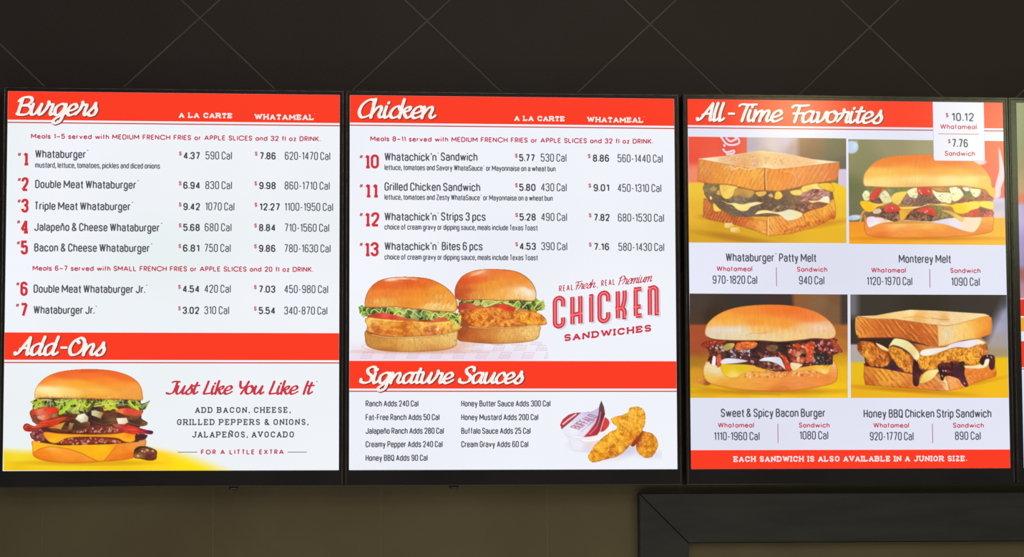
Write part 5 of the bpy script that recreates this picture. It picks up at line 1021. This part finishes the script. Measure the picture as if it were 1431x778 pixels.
B1 = board(-382.0 * U, 78.3 * U, 'backlit menu board headed Burgers and Add-Ons, leftmost of the row', 'e9f0f1', 'f2f4fb', (326,))
B2 = board(92.4 * U, 554 * U, 'backlit menu board headed Chicken and Signature Sauces, second from the left', 'eceef6', 'f2f4fb', (635,))
B3 = board(573.2 * U, 1034.2 * U, 'backlit menu board headed All-Time Favorites with four sandwich photographs', 'dcdeee', 'e6e8f8')
B4 = board(1053.6 * U, 1514 * U, 'backlit menu board cut off by the right edge of the picture', 'dcdeee', 'e4e6f6')
NAMES = {}
def price(r, t, x0, x1, yb, dx, calx0, calx1, cal, caly):
    T(r, 'price_lettering', t, 'num', x0, x1, yb, 10.4, 1.9, '44444e')
    T(r, 'dollar_sign', '$', 'con', dx, dx + 4.0, yb - 5.2, 5.8, 1.1, 'c05c70')
    T(r, 'calorie_lettering', cal, 'con', calx0, calx1, caly, 11.6, 1.5, '5a5a64', None, .22)
    for x in (x0 - 1.4, x1 + 2.2): T(r, 'print_dot', '.', 'con', x, x + 1, yb + 1, 4, .9, 'b8bcc4')

# ---- board 1
band(B1, None, 167.2)
script(B1, 'heading_lettering', 'Burgers', 21.5, 136.8, 162, 28, 4.3, CREAM, '8c3030')
T(B1, 'column_lettering', 'A LA CARTE', 'slab', 250.3, 324.4, 164.6, 7.4, 1.8, CREAM, None, .5, .2)
T(B1, 'column_lettering', 'WHATAMEAL', 'slab', 356, 438.5, 167, 7.8, 1.8, CREAM, None, None, .2)
T(B1, 'trademark_dot', '*', 'con', 439.2, 440.6, 167, 8, 1, 'f0c0b0')
T(B1, 'meal_note_lettering', 'Meals 1_5 served with MEDIUM FRENCH FRIES or APPLE SLICES and 32 fl oz DRINK.', 'geo', 43.2, 448, 193.8, 7.4, 1.5, RED)
rows = [('1', 24.4, 32.2, 38.8, 231.3, 19, 'Whataburger', 49, 120.5, 220.8, '4.37', '590 Cal', 287.1, 324.2, '7.86', '620-1470 Cal', 398, 461.5, 256.2, 279.6, 362.7, 385.4, 222.6),
        ('2', 24.2, 29.8, 40, 267, 19.6, 'Double Meat Whataburger', 49, 190.9, 263, '6.94', '830 Cal', 286.8, 324.2, '9.98', '860-1710 Cal', 397.6, 460.8, 256, 279.6, 362, 385.4, 264.1),
        ('3', 24, 29.6, 39.9, 297.2, 19.8, 'Triple Meat Whataburger', 48.2, 183, 293.4, '9.42', '1070 Cal', 286.8, 327.6, '12.27', '1100-1950 Cal', 397.6, 465.5, 256, 279.6, 362.3, 391.3, 293.8),
        ('4', 23.2, 28.5, 39.8, 326.4, 19.8, 'Jalape\u00f1o & Cheese Whataburger', 47.7, 223.6, 322.8, '5.68', '680 Cal', 286, 323.5, '8.84', '710-1560 Cal', 397.4, 460.1, 255.9, 279.3, 361.7, 385, 322.9),
        ('5', 22.9, 28.9, 39.1, 355.7, 19.8, 'Bacon & Cheese Whataburger', 47.7, 209.8, 351.6, '6.81', '750 Cal', 285.3, 322.4, '9.86', '780-1630 Cal', 397, 462, 255.5, 278.6, 361.6, 385, 351.8),
        ('6', 22.2, 28.3, 38.8, 413.4, 20.2, 'Double Meat Whataburger Jr.', 46.8, 203, 409.2, '4.54', '420 Cal', 285.5, 322.5, '7.03', '450-980 Cal', 397.1, 458.6, 255, 278.8, 361.4, 384.8, 408.8),
        ('7', 21.7, 28, 38.8, 442.9, 19.9, 'Whataburger Jr.', 46.8, 132.4, 438.6, '3.02', '310 Cal', 285.3, 320.2, '5.54', '340-870 Cal', 397, 457.5, 255, 278.4, 361.4, 384.6, 438.8)]
for n, hx0, dx0, dx1, dyb, dh, nm, x0, x1, yb, p1, c1, ca, cb, p2, c2, cc, cd, pa, pb, pc, pd, py in rows:
    T(B1, 'item_number', n, 'slab', dx0, dx1, dyb, dh, 3.7, NUM, None, None, .14 if n in '124' else False)
    T(B1, 'number_sign', '#', 'con', hx0, hx0 + 5.2, dyb - dh + 6.2, 5.6, 1.15, 'b83c4c')
    T(B1, 'item_lettering', nm, 'con', x0, x1, yb, 11.9, 1.85, GREY, None, .22)
    T(B1, 'trademark_dot', '*', 'con', x1 + 1, x1 + 3.2, yb, 11.4, 2.0, GREY)
    price(B1, p1, pa, pb, py, pa - 6.2, ca, cb, c1, py + .3); price(B1, p2, pc, pd, py + .3, pc - 6.6, cc, cd, c2, py + .8)
T(B1, 'item_note_lettering', 'mustard, lettuce, tomatoes, pickles and diced onions', 'con', 49, 223.8, 234.6, 8.4, 1.3, '5c5c66', None, .24)
T(B1, 'meal_note_lettering', 'Meals 6_7 served with SMALL FRENCH FRIES or APPLE SLICES and 20 fl oz DRINK.', 'geo', 45.5, 437.8, 378.3, 7.6, 1.5, RED)
band(B1, 464.3, 502.6)
script(B1, 'heading_lettering', 'Add-Ons', 19, 147.8, 497.6, 28, 4.3, CREAM, '8c3030')
script(B1, 'slogan_lettering', 'Just Like You Like It', 231.2, 440.5, 551.8, 20.5, 3.3, 'cc3444', None, .27, .34)
T(B1, 'trademark_dot', '*', 'con', 442, 443.4, 549, 16, 1.2, '70707a')
for t, x0, x1, yb, cp in (('ADD BACON, CHEESE,', 272.9, 406.5, 576.9, 8.4), ('GRILLED PEPPERS & ONIONS,', 247.3, 431.4, 593.9, 8.6), ('JALAPE\u00d1OS, AVOCADO', 268.5, 410.8, 611.3, 8.6)):
    T(B1, 'extras_lettering', t, 'slab', x0, x1, yb, cp, 1.6, '4a4a54', .52, .5, .18)
T(B1, 'extras_note_lettering', 'FOR A LITTLE EXTRA', 'geo', 280.7, 396.6, 635, 7.2, 1.6, 'c0425a', .5, .6)
for x0, x1 in ((248.4, 275.8), (402, 428.8)):
    xa, z = map(float, at(x0, 631.6)); xb = float(at(x1, 631.6)[0]); rect(B1, 'ruled_line', xa, xb, z - .5 * PX, z + .5 * PX, -.0012, '6a6a72')

# ---- board 2
band(B2, None, 171.2)
script(B2, 'heading_lettering', 'Chicken', 500, 610.6, 165.8, 28.5, 4.3, CREAM, '8c3030')
T(B2, 'column_lettering', 'A LA CARTE', 'slab', 719, 789, 168.9, 7.3, 1.8, CREAM, None, .5, .2)
T(B2, 'column_lettering', 'WHATAMEAL', 'slab', 820.8, 898.7, 170.8, 7.6, 1.8, CREAM, None, None, .2)
T(B2, 'trademark_dot', '*', 'con', 899.6, 901, 170.8, 8, 1, 'f0c0b0')
T(B2, 'meal_note_lettering', 'Meals 8_11 served with MEDIUM FRENCH FRIES or APPLE SLICES and 32 fl oz DRINK.', 'geo', 517.4, 912.6, 197.4, 7.4, 1.5, RED)
rows = [('10', 509.7, 529.6, 235.5, 20, [("Whatachick'n", 537.2, 610), ('Sandwich', 615.8, 667.3)], 224.9, 'lettuce, tomatoes and Savory WhataSauce~ or Mayonnaise on a wheat bun', 776.4, 237.8, '5.77', '530 Cal', '8.86', '560-1440 Cal', 725.3, 747.5, 755.5, 791.6, 828.3, 851.3, 862.9, 926.1, 225.6),
        ('11', 510, 527.3, 276, 19.8, [('Grilled Chicken Sandwich', 537.2, 671.2)], 266.6, 'lettuce, tomatoes and Zesty WhataSauce~ or Mayonnaise on a wheat bun', 772.4, 279.2, '5.80', '430 Cal', '9.01', '450-1310 Cal', 725.4, 748.4, 755.8, 792, 829.2, 851.3, 862.9, 924.2, 266.9),
        ('12', 509.7, 530.2, 316.5, 20.2, [("Whatachick'n", 537.2, 610), ('Strips 3 pcs', 616.2, 678.7)], 308.4, 'choice of cream gravy or dipping sauce, meals include Texas Toast', 751.7, 321, '5.28', '490 Cal', '7.82', '680-1530 Cal', 725.8, 748.8, 756, 792.4, 829.6, 851.9, 863.4, 927.9, 308.4),
        ('13', 509.4, 529.2, 358.2, 20.2, [("Whatachick'n", 537.2, 610), ('Bites 6 pcs', 617.2, 674.5)], 349.8, 'choice of cream gravy or dipping sauce, meals include Texas Toast', 752, 362.9, '4.53', '390 Cal', '7.16', '580-1430 Cal', 725.8, 749, 756.2, 792.7, 829.8, 851.4, 864, 928.2, 349.3)]
for n, dx0, dx1, dyb, dh, nms, yb, note, nx1, ny, p1, c1, p2, c2, pa, pb, ca, cb, pc, pd, cc, cd, py in rows:
    T(B2, 'item_number', n, 'slab', dx0, dx1, dyb, dh, 3.7, NUM, .3, None, .13)
    T(B2, 'number_sign', '#', 'con', 502, 507.2, dyb - dh + 6.2, 5.6, 1.15, 'b83c4c')
    for nm, x0, x1 in nms: T(B2, 'item_lettering', nm, 'con', x0, x1, yb, 12.1, 1.85, GREY, None, .22)
    if len(nms) > 1: T(B2, 'trademark_dot', '*', 'con', 611.2, 613.4, yb, 11.4, 2.0, GREY)
    T(B2, 'item_note_lettering', note, 'con', 537.2, nx1, ny, 8.2, 1.3, '5c5c66', None, .24)
    price(B2, p1, pa, pb, py, pa - 5.8, ca, cb, c1, py + .4); price(B2, p2, pc, pd, py + .5, pc - 7, cc, cd, c2, py + 1.3)
SL = .117
def shT(name, t, sty, x0, x1, yb, cap, bold, col, **k): return T(B2, name, t, sty, x0, x1, yb, cap, bold, col, slope=SL, **k)
shT('logo_lettering', 'REAL', 'con', 781, 801.3, 407.8, 8.8, 1.35, 'c04454', gap=.45)
script(B2, 'logo_lettering', 'Fresh', 804, 833, 405.2, 12, 1.5, 'c43848', None, .3, .3, SL)
shT('logo_lettering', ',', 'con', 834, 835.6, 402, 9, 1.0, 'c04454')
shT('logo_lettering', 'REAL', 'con', 840, 859.6, 400.2, 8.8, 1.35, 'c04454', gap=.45)
script(B2, 'logo_lettering', 'Premium', 863.8, 912, 399, 13, 1.5, 'c43848', None, .3, .3, SL)
LOGO = {'C': '1,.68 1,1r 0,1r 0,0r 1,0r 1,.3', 'H': '.12,0 .12,1;.88,0 .88,1;-.08,.33 1.08,.37', 'I': '0,.97 .7,.97 .7,0', 'K': '.2,0 .2,1;.98,1 .98,.55r .7,.37 .2,.36;-.08,.35 .3,.36;.62,.37 .95,.33r .95,.02 1.15,.02', 'E': '.05,1 1.02,1;.28,1 .28,0;.28,0 1.02,0;-.02,.34 .92,.34', 'N': '0,.98 .16,.98 .16,0;.16,.8 .16,1r .82,1r .82,.03 1.05,.03'}
for ch, a, b, yb, cap in (('C', 180, 278, 500, 255), ('H', 300, 428, 483, 248), ('I', 447, 497, 465, 240), ('C', 527, 628, 460, 255), ('K', 650, 768, 437, 245), ('E', 790, 888, 418, 240), ('N', 905, 1022, 409, 245)):
    x0, x1, yb, cap = 740 + a / 5.559, 740 + b / 5.559, 370 + yb / 5.559, cap / 5.559
    xa, za = map(float, at(x0, yb)); xb = float(at(x1, yb)[0]); z1 = float(at(x0, yb - cap)[1])
    bw = 6.3 * PX; W_ = xb - xa - bw; H_ = z1 - za - bw; pr = parse(LOGO[ch]); lo = min(p[0] for q, _ in pr for p in q); hi = max(p[0] for q, _ in pr for p in q)
    st = [(rounded([(bw / 2 + (p[0] - lo) / (hi - lo) * W_, bw / 2 + p[1] * H_, p[2]) for p in q], cl, W_ * .52), cl) for q, cl in pr]
    o = letters(B2, 'logo_letter', st, xa, za, -.0012, bw, 'c82c3c', shear=SL)
    letters(B2, 'logo_letter_inline', st, xa, za, -.0018, bw * .36, 'ff7074', shear=SL, parent=o)
    letters(B2, 'logo_letter_shadow', st, xa + 2.6 * PX, za - 1.8 * PX, -.0008, bw * 1.0, 'd4d4de', shear=SL, parent=o)
shT('logo_lettering', 'SANDWICHES', 'slab', 788.6, 910, 477, 9.8, 2.6, 'cc3444', gap=.42, serif=.2)
band(B2, 504, 542.8)
script(B2, 'heading_lettering', 'Signature Sauces', 502, 732, 536.8, 26, 4.1, CREAM, '8c3030')
for t, x0, x1, yb in (('Ranch Adds 240 Cal', 510.8, 584.8, 568.1), ('Fat-Free Ranch Adds 50 Cal', 510.8, 614.2, 587.2), ('Jalape\u00f1o Ranch Adds 280 Cal', 510.8, 620.3, 606.3), ('Creamy Pepper Adds 240 Cal', 510.8, 618.5, 625), ('Honey BBQ Adds 90 Cal', 510.8, 597.6, 644.1),
                      ('Honey Butter Sauce Adds 300 Cal', 644.4, 769.2, 568.1), ('Honey Mustard Adds 200 Cal', 644.4, 752.3, 587.2), ('Buffalo Sauce Adds 25 Cal', 644.4, 741.5, 606.3), ('Cream Gravy Adds 60 Cal', 644.4, 738.4, 625)):
    T(B2, 'sauce_lettering', t, 'con', x0, x1, yb, 9.0, 1.45, '54545e', None, .24)

# ---- board 3
band(B3, None, 174.8)
script(B3, 'heading_lettering', 'All-Time', 972.6, 1095.2, 170.2, 27.5, 4.2, CREAM, '8c4038')
script(B3, 'heading_lettering', 'Favorites', 1105.6, 1234, 172.3, 27.5, 4.2, CREAM, '8c4038')
xa3, xb3 = B3['_xa'], B3['_xb']
for (nm, x0, x1, yb), (wx0, wx1, wyb), (sx0, sx1, syb), (c1, a0, a1, ayb), (c2, b0, b1, byb), (dx, d0, d1) in (
    (('Monterey Melt', 1255.8, 1329.3, 367.5), (1217.4, 1265.8, 381), (1327.9, 1370.2, 381.5), ('1120-1970 Cal', 1211.2, 1274.9, 398.5), ('1090 Cal', 1329.1, 1369.1, 399.4), (1299.5, 375.7, 402)),
    (('Sweet & Spicy Bacon Burger', 1007.2, 1153.9, 582.8), (1003.1, 1053.6, 597.5), (1116.4, 1159.3, 597.5), ('1110-1960 Cal', 997.7, 1061.5, 615.2), ('1080 Cal', 1117.3, 1157.5, 614), (1087.2, 591.9, 618.6)),
    (('Honey BBQ Chicken Strip Sandwich', 1206.7, 1385.4, 583.7), (1220.3, 1270.2, 597.7), (1331.7, 1374.8, 597.7), ('920-1770 Cal', 1215.4, 1276.7, 615.3), ('890 Cal', 1334.4, 1370.5, 614.6), (1303.3, 591.7, 618.8)),
    (('Whataburger', 1014.1, 1082.5, 365.4), (1001.3, 1051.2, 379), (1113.8, 1156, 379.8), ('970-1820 Cal', 995.7, 1058.2, 396.6), ('940 Cal', 1116.3, 1152, 397.4), (1085.1, 373.6, 399.9))):
    T(B3, 'item_lettering', nm, 'con', x0, x1, yb, 12.2, 1.85, GREY, None, .22)
    T(B3, 'meal_lettering', 'Whatameal', 'geo', wx0, wx1, wyb, 7.5, 1.4, RED); T(B3, 'trademark_dot', '*', 'con', wx1 + .8, wx1 + 2, wyb, 8, 1, 'c87888')
    T(B3, 'meal_lettering', 'Sandwich', 'geo', sx0, sx1, syb, 7.4, 1.4, RED)
    T(B3, 'calorie_lettering', c1, 'con', a0, a1, ayb, 12, 1.6, GREY, None, .22); T(B3, 'calorie_lettering', c2, 'con', b0, b1, byb, 12, 1.6, GREY, None, .22)
    x, z0 = map(float, at(dx, d1)); z1 = float(at(dx, d0)[1]); rect(B3, 'divider_line', x - .55 * PX, x + .55 * PX, z0, z1, -.0012, 'b06078')
T(B3, 'item_lettering', 'Patty Melt', 'con', 1088.5, 1141.2, 366, 12.2, 1.85, GREY, None, .22); T(B3, 'trademark_dot', '*', 'con', 1083.4, 1085.6, 365.4, 11.6, 2.0, GREY)
z0, z1 = ZBOT + .0002, zrow(966, 628.8); rect(B3, 'footer_band', xa3 + .0003, xb3 - .0003, z0, z1, -.0004, BAND)
T(B3, 'footer_lettering', 'EACH SANDWICH IS ALSO AVAILABLE IN A JUNIOR SIZE.', 'slab', 1025.3, 1351.6, 645.2, 8, 1.75, 'fde4e4', .44, .5, .19)
# price card
def rrect(x0, x1, z0, z1, rr, top=False):
    P = []
    for cx, cz, a0 in ((x1 - rr, z0 + rr, -90), (x1 - rr, z1 - rr, 0), (x0 + rr, z1 - rr, 90), (x0 + rr, z0 + rr, 180)):
        if top and cz > (z0 + z1) / 2: P.append((x1 if a0 == 0 else x0, z1)); continue
        for k in range(7):
            a = math.radians(a0 + k * 15); P.append((cx + rr * math.cos(a), cz + rr * math.sin(a)))
    return P
ca, z0 = map(float, at(1305, 224)); cb = float(at(1375.6, 224)[0]); z1 = ZTOP - .0004
edge = flat(B3, 'price_card_border', rrect(ca - .6 * PX, cb + .6 * PX, z0 - .8 * PX, z1, 3.4 * PX, True), -.0019, 'c8c0d0')
card = flat(B3, 'price_card', rrect(ca, cb, z0, z1, 3 * PX, True), -.0023, 'eeedf7')
T(B3, 'price_lettering', '10.12', 'num', 1329.3, 1360.5, 169.5, 12, 2.0, '55585c', y=-.003); T(B3, 'dollar_sign', '$', 'con', 1321.3, 1325.2, 164, 6, 1.2, 'b0707c', y=-.003)
T(B3, 'meal_lettering', 'Whatameal', 'geo', 1313.5, 1364.6, 180.6, 7.5, 1.5, 'c86070', y=-.003); T(B3, 'trademark_dot', '*', 'con', 1365.6, 1367, 180.6, 8, 1, 'd08c98', y=-.003)
x0, z = map(float, at(1310.8, 187.1)); x1 = float(at(1367.5, 187.1)[0]); rect(B3, 'ruled_line', x0, x1, z - .5 * PX, z + .5 * PX, -.003, 'c87078')
T(B3, 'price_lettering', '7.76', 'num', 1329.9, 1352.4, 206, 12, 2.0, '55585c', y=-.003); T(B3, 'dollar_sign', '$', 'con', 1324.6, 1328, 200.4, 6, 1.2, 'b0707c', y=-.003)
T(B3, 'meal_lettering', 'Sandwich', 'geo', 1320, 1362.2, 218, 7.4, 1.5, 'c86070', y=-.003)

# ---- board 4: only its left strip is in view
def strip4(name, py0, py1, col): rect(B4, name, B4['_xa'] + .0003, B4['_xb'] - .0003, zrow(1424, py1), zrow(1424, py0), -.0004, col)
strip4('header_band', 418, 441.5, 'e02c1c'); strip4('yellow_band', 443.5, 463, 'f0a428'); strip4('header_band', 476.5, 513, 'f03820'); strip4('header_rule', 514.6, 516, 'd86058')
xa4, xb4 = B4['_xa'] + .0003, B4['_xb'] - .0003
n = 70; zt, zb_ = ZTOP - .0004, zrow(1424, 417); Vp = []; cp = []
stops = [(0, '7a7c58'), (.2, '6a6a4a'), (.33, '74603c'), (.40, '96704c'), (.46, 'a8704c'), (.475, 'c04434'), (.51, 'c83c30'), (.52, 'a08cc0'), (.6, 'ac98cc'), (.72, '9c8cc4'), (.83, 'a08cb8'), (.86, '9c5c60'), (.9, 'a86468'), (.93, 'b48090'), (1, 'c08c9c')]
for j in range(n + 1):
    f = j / n
    for a_, b_ in zip(stops, stops[1:]):
        if a_[0] <= f <= b_[0]:
            t = (f - a_[0]) / (b_[0] - a_[0]); col = hexc(a_[1]) * (1 - t) + hexc(b_[1]) * t
    for i in range(25):
        x = xa4 + (xb4 - xa4) * i / 24; Vp.append((x, -.0005, zt + (zb_ - zt) * f)); cp.append(col * (1 + .12 * fbm(i / 5., j / 9., 4)))
Fp = [(j * 25 + i, (j + 1) * 25 + i, (j + 1) * 25 + i + 1, j * 25 + i + 1) for j in range(n) for i in range(24)]
# ------------------------------------------------------------------ picture meshes with a colour per point
m_pic = principled('display_picture', (.012, .012, .012), GLOSS, .5, 0, (1, 1, 1), 1.0)
_at = m_pic.node_tree.nodes.new('ShaderNodeAttribute'); _at.attribute_name = 'print'
m_pic.node_tree.links.new(_at.outputs['Color'], m_pic.node_tree.nodes['Principled BSDF'].inputs['Emission Color'])
def pic_mesh(name, V, Q, col, parent, loc):
    me = bpy.data.meshes.new(name)
    me.vertices.add(len(V)); me.vertices.foreach_set('co', (V - np.array(loc)).astype(np.float32).ravel())
    me.loops.add(len(Q) * 4); me.loops.foreach_set('vertex_index', Q.astype(np.int32).ravel())
    me.polygons.add(len(Q)); me.polygons.foreach_set('loop_start', (np.arange(len(Q)) * 4).astype(np.int32)); me.polygons.foreach_set('loop_total', np.full(len(Q), 4, np.int32))
    me.update(calc_edges=True)
    a = me.color_attributes.new('print', 'FLOAT_COLOR', 'POINT')
    cc = np.ones((len(V), 4), np.float32); cc[:, :3] = lin(np.clip(col, 0, 1)); a.data.foreach_set('color', cc.ravel())
    return link(name, me, parent, m_pic)
pic_mesh('cup_picture', np.array(Vp), np.array(Fp), np.array(cp), B4, tuple(B4.location))
def place(c, r, name, y=-.0005):
    X, Z = at(c.gx, c.gy)
    V = np.stack([X, np.full(X.shape, y), Z], -1).reshape(-1, 3); col = c.col.reshape(-1, 3)
    idx = np.arange(c.nx * c.ny).reshape(c.ny, c.nx)
    Q = np.stack([idx[:-1, :-1], idx[1:, :-1], idx[1:, 1:], idx[:-1, 1:]], -1).reshape(-1, 4); ids = c.id[:-1, :-1].ravel()
    root = None
    for pid in range(1, len(c.names)):
        q = Q[ids == pid]
        if len(q) < 12: continue
        u, inv = np.unique(q, return_inverse=True)
        o = pic_mesh(name if root is None else c.names[pid], V[u], inv.reshape(-1, 4), col[u], root or r, tuple(r.location) if root is None else tuple(r.location))
        if root is None: root = o
        if c.names[pid] == 'filling': o['kind'] = 'stuff'
    return root
place(pic_addons(), B1, 'burger_picture'); place(pic_chicken(), B2, 'chicken_sandwich_picture'); place(pic_sauce(), B2, 'sauce_picture')
for f, (lab) in ((pic_patty_melt, 'toast sandwich'), (pic_monterey, ''), (pic_bacon_burger, ''), (pic_strip_sandwich, '')):
    c = f(); place(c, B3, 'sandwich_picture')
for r in (B1, B2, B3, B4):
    for k in ('_xa', '_xb'): del r[k]
